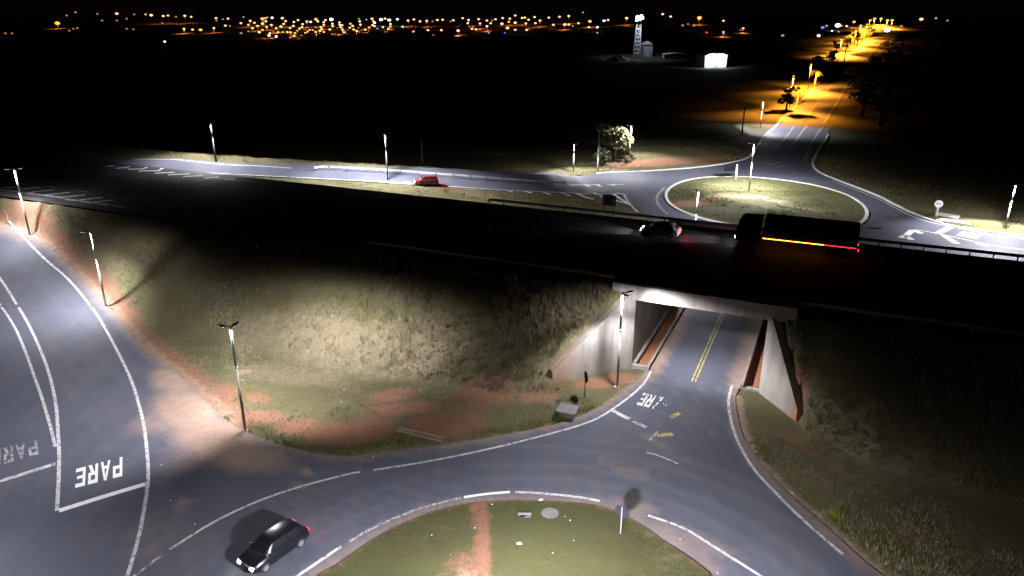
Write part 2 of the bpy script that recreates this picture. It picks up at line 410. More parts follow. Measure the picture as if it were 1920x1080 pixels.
#@@SETTING
# ------------------------------------------------------------------ outlines of the roads
near_road = ([st(-3.9, -.3).xy[:]] + xy([(1212, 694), (1188, 720), (1130, 760), (1060, 790), (950, 815), (850, 832), (760, 843), (660, 855), (600, 851),
             (540, 838), (480, 818), (430, 792), (390, 757), (345, 712), (295, 672), (255, 636), (222, 596), (178, 548), (110, 478), (50, 425)])
             + [st(-92, -2.4).xy[:], st(-104, -2).xy[:], st(-125, -30).xy[:], (-120, 8), (32, 8), (30, 20)]
             + xy([(1690, 1105), (1620, 1052), (1550, 988), (1490, 937), (1440, 887), (1400, 832), (1385, 790), (1378, 745)]) + [st(3.9, -.3).xy[:]])
isl_rim = xy([(596, 1079), (640, 1055), (720, 1000), (800, 964), (870, 947), (930, 941), (1000, 939), (1090, 945), (1150, 958), (1200, 985), (1240, 1015), (1290, 1048), (1330, 1079)])
isl = curve(isl_rim, 4) + [(11, 26), (8, 18), (0, 14), (-7, 18), (-10.5, 26)]
near_road = near_road[:1] + curve(near_road[1:21], 3) + near_road[21:27] + curve(near_road[27:35], 3) + near_road[35:]
KF = [(1040, 329), (1120, 326), (1200, 322), (1300, 315), (1360, 307), (1400, 297), (1416, 282), (1432, 258), (1462, 230)]     # far kerb, left
KR = [(1563, 232), (1548, 262), (1530, 290), (1524, 306), (1532, 320), (1560, 334), (1640, 365), (1680, 385), (1720, 404), (1760, 418), (1800, 427), (1860, 436), (1920, 443), (2050, 460)]
kf = curve(xy(KF), 4); kr = curve(xy(KR), 4)
NRD = [(1500, 231), (1530, 196), (1552, 168), (1572, 142), (1598, 112), (1622, 92), (1642, 76)]                             # middle of the avenue
av = [hit(a, b).xy[:] for a, b in NRD]
far_road = kf + kr + [st(75, 30).xy[:], st(40, 28).xy[:], st(4.5, 28).xy[:], st(4.5, 21.8).xy[:], st(-4.5, 21.8).xy[:], st(-4.5, 32).xy[:]] + xy([(1206, 398), (1160, 365), (1100, 364), (1060, 356)])
RN = [(240, 313), (300, 317), (400, 325), (500, 331), (640, 338), (803, 348), (953, 358), (1047, 363), (1110, 364)]
RF = [(1060, 327), (1000, 324), (800, 315), (600, 309), (500, 306), (407, 304), (247, 297)]
rn = curve(xy(RN), 3); rf = curve(xy(RF), 3)
ramp_road = rn + rf + [st(-110, 24).xy[:], st(-110, 22.2).xy[:]]
aL = [(p[0] - 6.5, p[1] + 1.5) for p in av]; aR = [(p[0] + 7, p[1] - 1.5) for p in av]
IC, IRX, IRY = (42.7, 122.3), 16.2, 19.2
far_isl = [(IC[0] + IRX * math.cos(a) + .4 * math.sin(3 * a), IC[1] + IRY * math.sin(a)) for a in np.linspace(0, 2 * math.pi, 72)[:-1]]

# ------------------------------------------------------------------ ground
def axis(lo, hi, step, far, grow):
    a = list(np.arange(lo, hi, step)); d = step
    while a[-1] < far[1]: d *= grow; a.append(a[-1] + d)
    d = step
    while a[0] > far[0]: d *= grow; a.insert(0, a[0] - d)
    return np.array(a)
ax = axis(-72, 62, .42, (-2500, 2500), 1.035); ay = axis(18, 96, .42, (-80, 6500), 1.028)
gx, gy = np.meshgrid(ax, ay); gz = surf(gx, gy)
for pol in (near_road, far_road, ramp_road, aL + aR[::-1]): gz = np.where(inside(pol, gx, gy), field(gx, gy) - .12, gz)
nx_, ny_ = len(ax), len(ay)
ii, jj = np.meshgrid(np.arange(nx_ - 1), np.arange(ny_ - 1)); q0 = (jj * nx_ + ii).ravel()
me = quick_mesh('ground', np.stack([gx.ravel(), gy.ravel(), gz.ravel()], 1), np.stack([q0, q0 + 1, q0 + nx_ + 1, q0 + nx_], 1), M_GND, smooth=True, k=4)
X, Y = gx.ravel(), gy.ravel()
left_verge = [st(-100, -3).xy[:]] + xy([(60, 430), (110, 474), (180, 540), (228, 592), (262, 632), (310, 674), (360, 715), (405, 756), (440, 790)])
soil = blob(X, Y, [B(830, 795, 4.5, 2.6, 5, .95), B(740, 740, 3.5, 1.8, 20, .8), B(900, 735, 4.2, 2.2, 10, .75), B(430, 730, 2.4, 1.3, -45, .8), B(480, 745, 2.2, 1.2, -30, .7), B(500, 780, 2.6, 1.3, -12), B(640, 812, 4.2, 2.2, -4), B(560, 800, 2.4, 1.6), B(700, 800, 2.6, 2.2), B(760, 765, 4.4, 1.6, 8, .9), B(870, 770, 3.0, 2.2, 10, .62), B(400, 740, 2.2, 1.2, -45, .9),
        B(930, 745, 3.5, 1.6, 10, .62), B(1010, 745, 3.0, 1.5, 10, .72), B(1120, 718, 3.0, 1.2, 8), B(1165, 708, 2.0, 1.2), B(1495, 770, 1.0, 1.4, 0, .85), B(225, 572, 2.2, .8, -50, .9), B(90, 460, 1, 2.5, -40, .6),
        B(1230, 305, 16, 3.5, 14, 1.), B(1340, 296, 9, 3, 30, .75), B(1430, 238, 5, 10, -30, .85), B(1060, 370, 14, 1.6, -18, .8), B(900, 366, 14, 1.2, -18, .55), B(1510, 830, 2.5, 3, 0, .5), B(1560, 900, 3, 2, 0, .35), B(1750, 1000, 4, 3, 0, .4)])
soil = np.maximum(soil, along(X, Y, left_verge, 2.1, .8))
sand = np.maximum(along(X, Y, left_verge, .8, .7), np.maximum(along(X, Y, near_road[1:60], .55, .55), along(X, Y, near_road[-28:-1], .9, .75)))
sand = np.maximum(sand, blob(X, Y, [B(1150, 318, 6, 2.5, 0, .6), B(395, 778, 2.2, 1.0, -40, .9), B(430, 800, 2, .8, -30, .7)]))
dry = blob(X, Y, [B(620, 640, 10, 5, -24, .85), B(760, 640, 8, 4, -24, .9), B(560, 700, 8, 3, -10, .8), B(480, 620, 6, 4, -24, .6), B(700, 700, 6, 2, 0, .6), B(180, 500, 9, 4, -40, .55), B(1080, 600, 5, 3, -24, .5), B(1600, 880, 8, 5, 0, .45)])
green = blob(X, Y, [B(640, 575, 6, 1.6, -24, 1.), B(740, 600, 5, 1.6, -24, .95), B(520, 835, 3.4, .9, -15), B(640, 852, 3.4, .5, -4), B(455, 745, .9, 1.8, 0, .9), B(760, 826, 3.5, .8, 8, .8), B(960, 800, 5, .9, 14, .7),
        B(1100, 765, 2, .8, 0, .7), B(1850, 425, 9, 3.5, -25, 1.), B(1760, 402, 5, 2, -30, .8), B(260, 640, 1.2, 2.4, -45, .6), B(1300, 290, 10, 3, 14, .7), B(1420, 850, 2, 3, 0, .6), B(1620, 1000, 4, 1, -40, .9), B(1150, 384, 6, 1.5, -18, .8), B(150, 470, 8, 3, -35, .6), B(700, 355, 30, 1.2, -18, .8)])
unlit_field = sm((Y - 175) / 45) * (1 - along(X, Y, av, 15., 1.)) * sm((700 - Y) / 200)  # far ground darkened in colour to look unlit, except along the avenue
for nm, a in (('unlit_field', unlit_field), ('soil', soil), ('sand', sand), ('dry', dry), ('green', green)): set_attr(me, nm, a)
ground = tag(link(bpy.data.objects.new('ground', me)), kind='structure')

# ------------------------------------------------------------------ roads and their paint
RZ = .02
def near_dirt(x, y):
    a = blob(x, y, [B(350, 770, 5.5, 2.8, -50, 1.3), B(400, 820, 5.2, 3.0, -40, 1.25), B(325, 715, 4.5, 2.0, -50, 1.), B(440, 850, 6, 2.4, -20, .9), B(300, 790, 2.5, 2.5, 0, .7), B(300, 640, 3.5, 1.0, -55, .6), B(500, 862, 4, 1.2, -10, .45), B(350, 860, 3, 2.5, 0, .4),
            B(555, 912, .5, .3, 0, .95), B(576, 886, .3, .25, 0, .8), B(345, 945, 1, .8, 0, .55), B(1230, 830, .7, 3.0, 35, .34), B(1170, 880, 1.2, 3, 60, .32), B(1190, 950, 2.2, 1, -20, .55), B(1290, 1010, 4, 1.2, -35, .5), B(1080, 935, 4, .6, 0, .5), B(300, 1000, 3, 4, 0, .25)])
    a = np.maximum(a, along(x, y, near_road[1:62], .9, .55)); a = np.maximum(a, along(x, y, near_road[-28:-1], 1.0, .6)); a = np.maximum(a, along(x, y, isl_rim, 1.1, .55))
    s, t = to_st(x, y); return np.maximum(a, .75 * sm((np.abs(s) - 2.5) / 1.1) * sm((t + 5) / 4) * (t < 1))
def near_track(x, y):
    r = np.hypot(x - 1, y - 26); a = np.zeros_like(x)
    for q in (16.6, 18.2, 20.4, 22.0): a = np.maximum(a, .55 * sm(1.2 - np.abs(r - q) / .6) * (y > 26))
    s, t = to_st(x, y)
    for q in (-2.4, -.9, .9, 2.4): a = np.maximum(a, 0.6 * sm(1.2 - np.abs(s - q - .03 * np.clip(-t, 0, 12) * q) / .45) * sm((t + 14) / 6))
    for off in (-3.4, -5.2, -8.2, -10.): a = np.maximum(a, along(x, y, [(p[0] + off * .85, p[1] + off * .3) for p in left_verge[2:]] + [(-25 + off, 40)], .7, .35))
    return a
def near_oil(x, y):
    return blob(x, y, [B(545, 950, .8, .5, 20, .8), B(530, 960, .6, .4, 0, .8), B(1165, 872, .7, .5, 0, .7), B(1150, 890, .6, .5, 0, .7), B(1500, 930, 2.2, 7, 20, .45), B(130, 535, 1.2, .3, 0, .6), B(150, 610, 1.8, .3, 20, .5), B(640, 905, 4, .5, 14, .4)])
road = tag(sheet('road', near_road, M_ASPH, RZ, .8, attrs={'dirt': near_dirt, 'oil': near_oil, 'track': near_track}), kind='structure')
def urd(x, y): s, t = to_st(x, y); return .95 * sm((np.abs(s) - 2.35) / 1.2)
urd_poly = [st(-3.95, -.28).xy[:], st(-3.95, 21.7).xy[:], st(3.95, 21.7).xy[:], st(3.95, -.28).xy[:]]
uroad = tag(sheet('underpass_road', urd_poly, M_ASPH, .012, .8, zf=lambda x, y: 0 * x, attrs={'dirt': urd, 'oil': lambda x, y: 0 * x + .18}), kind='structure')
froad = tag(sheet('access_road', far_road, M_ASPH, RZ, 1.6, edge=1.2), kind='structure')
rroad = tag(sheet('slip_road', ramp_road, M_ASPH, RZ, 2.0, edge=1.5), kind='structure')
avenue = tag(sheet('avenue', aL + aR[::-1], M_ASPH, .01, 4., edge=3.), kind='structure')
strip('edge_line', [(p[0] - 5.8, p[1] + 1.3) for p in av], .35, M_WHITE2, .03, avenue, field, 3.); strip('edge_line', [(p[0] + 6.3, p[1] - 1.3) for p in av], .35, M_WHITE2, .03, avenue, field, 3.)
for k_ in range(60):
    q = curve(av, 10); a0 = Vector(q[min(k_, len(q) - 2)]); a1 = Vector(q[min(k_ + 1, len(q) - 1)])
    if k_ < 24: strip('lane_dash', [a0[:], a0.lerp(a1, .45)[:]], .3, M_YEL, .03, avenue, field, 3.)
hw_poly = [st(-190, 0).xy[:], st(-190, HWW).xy[:], st(190, HWW).xy[:], st(190, 0).xy[:]]
flat_deck = lambda x, y: np.full(np.shape(x), DECK)
highway = tag(sheet('highway', hw_poly, M_DECKASPH, 0, 3., zf=flat_deck, edge=3.), kind='structure')
PZ = RZ + .008
def line(name, pix, w, m, parent, breaks=None, dz=PZ, zf=field, n=4):
    return strip(name, curve(xy(pix), n), w, m, dz, parent, zf, breaks=breaks)
line('edge_line', [(10, 402), (78, 480), (128, 524), (172, 577), (205, 630), (244, 708), (264, 772), (272, 813), (278, 880), (275, 924), (262, 1000), (239, 1080)], .23, M_WHITE, road)
line('lane_line', [(-40, 480), (0, 522), (44, 591), (83, 674), (103, 747), (109, 813), (111, 870), (107, 958)], .24, M_WHITE, road)
line('lane_line', [(-40, 520), (0, 572), (33, 624), (67, 713), (89, 780), (104, 838)], .22, M_WHITE, road, dz=PZ + .004)
line('stop_line', [(111, 958), (190, 933), (273, 908)], .45, M_LETTER, road, n=1)
line('stop_line', [(-70, 926), (0, 903), (104, 870)], .4, M_WHITE, road, n=1)
line('edge_line', [(1228, 692), (1205, 722), (1145, 770), (1095, 795), (1000, 822), (900, 846), (800, 866), (700, 882)], .2, M_WHITE, road)
line('edge_line', [(676, 886), (655, 889), (560, 914), (480, 942), (400, 980), (318, 1031)], .2, M_WHITE, road)
line('edge_line', [(302, 1043), (285, 1055), (240, 1090)], .2, M_WHITE2, road)
line('island_line', [(1440, 1090), (1425, 1080), (1330, 1020), (1280, 990), (1215, 967)], .2, M_WHITE, road)
line('island_line', [(1125, 940), (1080, 932), (1020, 926), (966, 923)], .22, M_WHITE, road)
line('island_line', [(956, 923), (910, 927), (870, 933)], .24, M_LETTER, road)
line('island_line', [(864, 934), (830, 942), (800, 950), (765, 962), (700, 990), (655, 1016)], .2, M_WHITE2, road)
line('island_line', [(640, 1025), (600, 1052), (556, 1082)], .22, M_WHITE, road)
line('edge_line', [(1373, 722), (1367, 745), (1367, 770), (1380, 820), (1410, 875), (1450, 920), (1500, 970), (1580, 1040)], .22, M_WHITE, road)
line('stop_line', [(1148, 770), (1163, 778), (1180, 786)], .4, M_WHITE, road, n=1)
line('stop_line', [(1187, 790), (1199, 796), (1212, 802)], .36, M_WHITE2, road, n=1)
line('lane_line', [(1218, 826), (1225, 818), (1233, 810)], .2, M_WHITE2, road, n=1)
line('lane_line', [(1212, 849), (1226, 852), (1240, 857), (1258, 864), (1271, 870)], .13, M_WHITE, road)
line('yellow_bar', [(1232, 817), (1247, 816), (1262, 814)], .45, M_YEL, road, n=1)
line('yellow_bar', [(1257, 783), (1266, 779), (1275, 775)], .4, M_YEL, road, n=1)
for ds in (-.14, .16):
    strip('yellow_line', [st(ds + .1, -.6).xy[:], st(ds, 21).xy[:]], .13, M_YEL, .022, uroad, lambda x, y: 0 * x)
# far roads
line('edge_line', [(300, 317), (400, 325), (500, 330), (640, 337), (803, 347), (953, 357), (1047, 361), (1162, 362)], .3, M_WHITE, rroad, n=3)
line('edge_line', [(250, 299), (407, 307.5), (480, 311), (547, 315.5)], .35, M_WHITE, rroad, n=3)
line('lane_line', [(1068, 347), (1090, 347), (1130, 346), (1168, 346)], .3, M_WHITE, froad, n=1)
for a, b in (((1095, 346), (1106, 350)), ((1118, 346), (1128, 350)), ((1147, 346), (1152, 348))): line('chevron', [a, b], .8, M_WHITE, froad, n=1, dz=PZ + .004)
for a, b in (((954, 358), (961, 360)), ((985, 359), (997, 362)), ((1018, 360), (1032, 365)), ((1053, 362), (1070, 368)), ((1081, 363), (1113, 374)), ((1112, 362), (1178, 383)), ((1150, 364), (1184, 386)), ((1124, 365), (1131, 371))):
    line('chevron', [a, b], .55, M_LETTER, froad, n=1, dz=PZ + .004)
line('edge_line', [(1120, 364), (1166, 363), (1172, 370), (1182, 384), (1196, 398)], .45, M_WHITE, froad, n=2, dz=PZ)
line('edge_line', [(1246, 352), (1233, 366), (1232, 380), (1243, 394), (1252, 402)], .4, M_WHITE2, froad, n=3)
line('lane_line', [(1452, 281), (1475, 256), (1488, 237)], .35, M_WHITE2, froad, n=3)
line('lane_line', [(1486, 272), (1500, 252), (1514, 235)], .5, M_WHITE2, froad, n=3)
line('lane_line', [(1511, 302), (1512, 290), (1525, 262), (1542, 238)], .45, M_WHITE2, froad, n=3)
for a, b in (((1438, 309), (1468, 304)), ((1456, 314), (1470, 311)), ((1429, 303), (1442, 305)), ((1462, 294), (1474, 292)), ((1473, 285), (1481, 284))): line('chevron', [a, b], .5, M_WHITE2, froad, n=1)
line('yellow_bar', [(1480, 276), (1488, 275)], .7, M_YEL, froad, n=1)
line('edge_line', [(1560, 339), (1640, 370), (1690, 396), (1730, 413), (1790, 426), (1860, 440), (1930, 449)], .28, M_WHITE, froad, n=3)
line('stop_line', [(1786, 424), (1758, 438)], .9, M_LETTER, froad, n=1, dz=PZ + .004)
line('lane_line', [(1710, 431), (1730, 433), (1757, 438), (1790, 445), (1860, 460), (1930, 470)], .35, M_WHITE, froad, n=3)
for a, b in (((1712, 432), (1728, 438)), ((1770, 442), (1794, 457)), ((1832, 456), (1850, 462)), ((1700, 441), (1711, 432)), ((1688, 446), (1700, 442)), ((1698, 443), (1710, 450))): line('chevron', [a, b], .9, M_LETTER, froad, n=1, dz=PZ + .008)
# highway paint
hz = lambda x, y: DECK
for t_ in (2.3, 19.6): strip('edge_line', [st(-150, t_).xy[:], st(150, t_).xy[:]], .16, M_WHITE2, .012, highway, hz, 4.)
for t_ in (6.0, 15.6):
    for k in range(-30, 24): strip('lane_dash', [st(k * 6, t_).xy[:], st(k * 6 + 2.5, t_).xy[:]], .14, M_WHITE2, .012, highway, hz, 3.)
def dline(pix, w, m=M_WHITE): strip('hatch_bar', [at(a, b, DECK).xy[:] for a, b in pix], w, m, .016, highway, hz, 2.)
for a, b, c, d in ((170, 272, 370, 252), (265, 300, 500, 275), (410, 322, 645, 298), (565, 345, 795, 320), (710, 372, 940, 345), (860, 390, 1040, 370), (30, 258, 140, 248)):
    dline([(a / 4.91, 300 + b / 4.91), (c / 4.91, 300 + d / 4.91)], .4)
for a, b, c, d in ((240, 312, 590, 352), (610, 366, 725, 380), (750, 385, 860, 402), (890, 402, 1010, 421), (1050, 428, 1160, 445)):
    dline([(a / 4.91, 299 + b / 4.91), (c / 4.91, 299 + d / 4.91)], .55, M_WHITE2)
for pts in (((600, 338), (640, 332)), ((650, 347), (690, 345), (730, 337)), ((720, 353), (800, 350), (828, 342)), ((780, 363), (890, 360), (915, 347)), ((870, 375), (980, 369)), ((945, 384), (1065, 378)), ((1030, 394), (1140, 388)), ((1150, 403), (1230, 397)), ((1265, 409), (1320, 407))):
    dline([(a / 3, 200 + b / 3) for a, b in pts], .5, M_LETTER)

# lettering
GL = {'P': [[(0, 0), (.28, 0), (.28, 1), (0, 1)], [(.28, .81), (1, .81), (1, 1), (.28, 1)], [(.28, .4), (1, .4), (1, .56), (.28, .56)], [(.72, .56), (1, .56), (1, .81), (.72, .81)]],
      'A': [[(0, 0), (.25, 0), (.5, .78), (.5, 1), (.36, 1)], [(1, 0), (.64, 1), (.5, 1), (.5, .78), (.75, 0)], [(.33, .25), (.67, .25), (.622, .4), (.378, .4)]],
      'E': [[(0, 0), (.28, 0), (.28, 1), (0, 1)], [(.28, .81), (1, .81), (1, 1), (.28, 1)], [(.28, .42), (.85, .42), (.85, .57), (.28, .57)], [(.28, 0), (1, 0), (1, .19), (.28, .19)]]}
GL['R'] = GL['P'] + [[(.66, 0), (1, 0), (.72, .4), (.40, .4)]]
GL['p'] = [[(.1, .5), (.22, .45), (.2, .62), (.08, .6)], [(.6, .42), (.7, .4), (.72, .5), (.62, .5)]]          # what is left of a worn-off P
GL['a'] = [[(.58, .78), (.72, .78), (.64, 1), (.36, 1)], [(0, 0), (.3, 0), (.36, .35), (.1, .3)], [(.55, .02), (.7, .0), (.62, .14), (.52, .12)], [(.22, .48), (.48, .46), (.5, .8), (.36, .74)]]
def word(letters, q, m, label, name='road_lettering', letter_w=.205, dz=PZ):
    """q: ground pixels of bottom-left, bottom-right, top-left, top-right of the word as a driver reads it"""
    c = [hit(*p) for p in q]; root = empty(name, c[0]); root.location = (c[0].x, c[0].y, c[0].z)
    tag(root, label, 'road lettering'); names = {'P': 'letter', 'A': 'letter', 'R': 'letter', 'E': 'letter', 'p': 'letter', 'a': 'letter'}
    for i, ch in enumerate(letters):
        mb = MB(); x0 = i * (1 - letter_w) / 3
        for poly in GL[ch]:
            vs = []
            for a, b in poly:
                u, v = x0 + a * letter_w, b; p = (c[0] * (1 - u) + c[1] * u) * (1 - v) + (c[2] * (1 - u) + c[3] * u) * v
                vs.append((p.x - c[0].x, p.y - c[0].y, fz(p.x, p.y) + dz - c[0].z))
            mb.add(vs, [tuple(range(len(vs)))])
        mb.build(names[ch], m, root)
word('PARE', [(229.5, 857), (143, 880), (229.5, 893), (141, 915.5)], M_LETTER, 'bright white PARE road lettering upside down above the lower stop line on the left road')
word('PARE', [(69, 825), (-17, 846), (73, 852), (-17, 877)], M_WHITE2, 'faded PARE road lettering cut off by the left border of the photo')
word('paRE', [(1258, 749), (1207, 737), (1243, 771), (1193, 759)], M_LETWORN, 'worn road lettering with its first letter missing in front of the underpass', letter_w=.215)
word('PARE', [(1680 + a / 7.7125, 340 + b / 7.7125) for a, b in ((1170, 838), (1262, 772), (868, 782), (962, 728))], M_LETTER, 'stretched white road lettering beside the far right kerb', dz=PZ + .004)

# ------------------------------------------------------------------ islands and kerbs
def isl_z(x, y): return field(x, y) + .30 * sm((15.5 - np.hypot(x - 1, y - 26)) / 6) + .02 * relief(x, y)
def isl_soil(x, y): return np.maximum(along(x, y, [hit(898, 950).xy[:], hit(905, 1010).xy[:], hit(905, 1090).xy[:], (-1.6, 26)], .75, .8), np.maximum(blob(x, y, [B(870, 1075, 1.8, 2.2, 0, .62)]), along(x, y, isl_rim, .35, .5)))
island = tag(sheet('roundabout_island', isl, M_GND, .035, .5, zf=isl_z, attrs={'soil': isl_soil,
    'green': lambda x, y: np.maximum(.85, blob(x, y, [B(1015, 950, 1.1, .45, 0, 1.6), B(975, 948, 1.2, .4, 0, 1.2), B(1200, 1040, 2.5, 1.8, 0, .9)])), 'dry': lambda x, y: blob(x, y, [B(820, 1000, 2, 2, 0, .3), B(1250, 1050, 2, 2, 0, .4)]), 'sand': lambda x, y: blob(x, y, [B(880, 1100, 1.6, 1.4, 0, .6), B(1210, 1000, 1.6, 1.0, -30, .4)])}), kind='structure')
def fi_z(x, y): return field(x, y) + .7 * sm(1.15 - np.hypot((x - IC[0]) / IRX, (y - IC[1]) / IRY)) + .03 * relief(x, y)
def fi(items): return lambda x, y: blob(x, y, [B(*q) for q in items])
tag(sheet('roundabout_island', far_isl, M_GND, .08, .8, zf=fi_z, attrs={'soil': lambda x, y: np.maximum(fi([(1290, 385, 5, 3, 0, .9), (1340, 375, 5, 2, 0, .6)])(x, y), .7 * sm((np.hypot((x - IC[0]) / IRX, (y - IC[1]) / IRY) - .95) / .05)),
    'sand': fi([(1400, 377, 6, 2.2, -10, .62), (1450, 385, 5, 1.8, -35, .58), (1340, 350, 8, 1.0, -40, .5), (1370, 362, 5, 1.0, -40, .5), (1510, 398, 6, 1.2, -35, .5)]), 'green': lambda x, y: 0 * x + .8, 'dry': lambda x, y: 0 * x + .3}, edge=1.), kind='structure')
def kerb(name, pts, w, h, m, label, group=None, closed=False):
    p = [Vector(q) for q in dense(pts, 1., closed)]; mb = MB(); rings = []
    for i, q in enumerate(p):
        a_, b_ = (p[(i + 1) % len(p)], p[i - 1]) if closed else (p[min(i + 1, len(p) - 1)], p[max(i - 1, 0)])
        d = (a_ - b_).normalized(); nn = Vector((-d.y, d.x)); z = fz(q.x, q.y)
        rings.append([(q.x + nn.x * k * w, q.y + nn.y * k * w, z + e) for k, e in ((-.5, -.1), (-.5, h - .03), (-.42, h), (.5, h), (.5, -.1))])
    if closed: rings.append(rings[0])
    mb.loft(rings, 0, not closed); o = mb.build(name, m); return tag(o, label, 'kerb', group)
kerb('kerb', kf[4:], .55, .16, M_KERB, 'whitewashed kerb curving from the left access road to the avenue')
kerb('kerb', kr[3:], .5, .16, M_KERB, 'whitewashed kerb sweeping down the right side of the far roundabout')
kerb('kerb', far_isl, .55, .18, M_KERB, 'pale kerb ring round the far grassy roundabout island', closed=True)
#@@BRIDGE
# ------------------------------------------------------------------ underpass
MUD = mat('orange_mud', (.30, .125, .05), .95, noise=(1.5, .8, (.19, .08, .035)), bump=.5)
bridge = tag(empty('underpass_bridge', st(0, 0)), 'concrete underpass carrying the dark highway over the two-lane road', 'bridge')
BL = Matrix.Translation(-st(0, 0)) @ Matrix.Identity(4)
def stl(s, t, z): return st(s, t, z) - st(0, 0)
def wall_grid(name, P, Q, zp0, zp1, zq0, zq1, thick, soilf, nx=14, nz=9):
    """a wall between plan points P and Q (s,t), bottoms and tops at each end, thick away from the opening"""
    P, Q = Vector(P), Vector(Q); d = (Q - P).normalized(); nn = Vector((-d.y, d.x)) * thick; vs = []; so = []; mb = MB()
    for side in (0, 1):
        for i in range(nx + 1):
            u = i / nx; c = P.lerp(Q, u) + nn * side
            for j in range(nz + 1):
                v = j / nz; b = zp0 + (zq0 - zp0) * u; tp = zp1 + (zq1 - zp1) * u; z = b + (tp - b) * v
                vs.append(stl(c.x, c.y, z)); so.append(soilf(u, v, z))
    n = (nx + 1) * (nz + 1); fs = []
    idx = lambda side, i, j: side * n + i * (nz + 1) + j
    for i in range(nx):
        for j in range(nz):
            fs.append((idx(0, i, j), idx(0, i + 1, j), idx(0, i + 1, j + 1), idx(0, i, j + 1))); fs.append((idx(1, i, j), idx(1, i, j + 1), idx(1, i + 1, j + 1), idx(1, i + 1, j)))
        for j in (0, nz): fs.append((idx(0, i, j), idx(0, i + 1, j), idx(1, i + 1, j), idx(1, i, j)))
    for j in range(nz):
        for i in (0, nx): fs.append((idx(0, i, j), idx(0, i, j + 1), idx(1, i, j + 1), idx(1, i, j)))
    mb.add(vs, fs); o = mb.build(name, M_CONC, bridge); set_attr(o.data, 'soil', so); return o
sl = lambda u, v, z: max(0, min(1, (u - .5) / .5)) * .62 + max(0, .35 - z) * 1.0
wall_grid('wing_wall', (-5.5, -.16), (-11.0, -5.85), -.4, 7.62, -.4, 1.15, -.95, sl)
wall_grid('wing_wall', (5.5, -.16), (8.7, -3.9), -.4, 7.62, -.4, 1.0, .65, lambda u, v, z: max(0, min(1, (u - .7) / .3)) * .85 + max(0, .5 - z) * .8)
for sg in (-1, 1):
    wall_grid('abutment_wall', (sg * 5.5, -.15), (sg * 5.5, 22.1), -1.2, 6.66, -1.2, 6.66, .55 * (1 if sg < 0 else -1), lambda u, v, z: max(0, .5 - z) * .8, 20, 8)
def slab(name, s0, s1, t0, t1, z0, z1, m, chamfer=0):
    o = MB().add([stl(s, t, z) for z in (z0, z1) for s, t in ((s0, t0), (s1, t0), (s1, t1), (s0, t1))], [(0, 3, 2, 1), (4, 5, 6, 7), (0, 1, 5, 4), (1, 2, 6, 5), (2, 3, 7, 6), (3, 0, 4, 7)]).build(name, m, bridge)
    return o
slab('deck_slab', -6.05, 6.05, -.13, 22.13, 6.665, 7.69, M_CONC)
for t0, t1 in ((-.42, .18), (21.82, 22.42)): slab('edge_beam', -7.6, 7.6, t0, t1, 6.70, 8.02, M_CONC)
for sg in (-1, 1):
    a = sg
    def bx(name, s0, s1, t0, t1, z0, z1, m): return slab(name, min(a * s0, a * s1), max(a * s0, a * s1), t0, t1, z0, z1, m)
    fl = -.12 if sg < 0 else -.75
    bx('channel_kerb', 3.96, 4.2, -.1, 21.8, -.9, .34, M_CONC)
    bx('channel_floor', 4.2, 5.2 if sg < 0 else 4.95, .3, 21.8, fl - .3, fl, MUD)
    bx('channel_end', 4.2, 5.5, -.1, .3, -.9, .3 if sg < 0 else .10, M_CPLAIN)
    bx('channel_ledge', 5.2 if sg < 0 else 4.95, 5.498, .3, 21.8, -.9, .42 if sg < 0 else .16, M_CONC if sg < 0 else MUD)
# ------------------------------------------------------------------ guardrails
def guardrail(pts, label, group='guardrails', h=.75, side=1, post_step=2.):
    """pts: 3-D ground points"""
    P = [Vector(p) for p in pts]; root = tag(empty('guardrail', P[0]), label, 'guardrail', group); O = P[0]
    L = [0]; 
    for i in range(1, len(P)): L.append(L[-1] + (P[i] - P[i - 1]).length)
    def pos(q):
        i = max(k for k in range(len(L)) if L[k] <= q + 1e-6); i = min(i, len(P) - 2)
        return P[i].lerp(P[i + 1], (q - L[i]) / (L[i + 1] - L[i])), (P[i + 1] - P[i]).normalized()
    prof = [(0, -.16), (.05, -.12), (.05, -.05), (0, 0), (.05, .05), (.05, .12), (0, .16), (-.012, .16), (.035, .12), (.035, .05), (-.015, 0), (.035, -.05), (.035, -.12), (-.012, -.16)]
    rings = []
    nseg = max(2, int(L[-1] / 2))
    for k in range(nseg + 1):
        c, d = pos(L[-1] * k / nseg); nn = Vector((-d.y, d.x, 0)) * side
        rings.append([c - O + nn * (a + .06) + Vector((0, 0, h - .16 + b)) for a, b in prof])
    MB().loft(rings).build('beam', mat('dimmed_rail', (.10, .10, .10), .7, .2, noise=(2, .7, (.06, .055, .05))), root)  # rail steel darkened in colour to look faintly lit
    me = MB().box((-.05, -.05, -.4), (.05, .05, h)).mesh('post', MATS['dimmed_rail'])
    for k in range(int(L[-1] / post_step) + 1):
        c, d = pos(min(k * post_step, L[-1])); o = bpy.data.objects.new('post', me); o.location = c - O; o.rotation_euler = (0, 0, math.atan2(d.y, d.x)); link(o, root)
    return root
guardrail([st(-34, .45, DECK), st(-7.7, .45, DECK)], 'dim guardrail on the highway edge left of the underpass', side=-1)
guardrail([st(7.7, .45, DECK), st(32, .45, DECK)], 'dim guardrail on the highway edge right of the underpass', side=-1)
guardrail([st(-30, 21.6, DECK), st(48, 21.6, DECK)], 'long dark guardrail along the far edge of the highway')
rl = curve(xy([(590, 322), (604, 319.5), (680, 323), (760, 328), (840, 334), (920, 340), (1000, 346), (1062, 350.5)]), 3)
g_ = guardrail([(p[0], p[1], fz(*p)) for p in rl], 'bright guardrail running down the middle of the far slip road', h=.85, post_step=3)
g_.children[0].data.materials[0] = M_STEEL
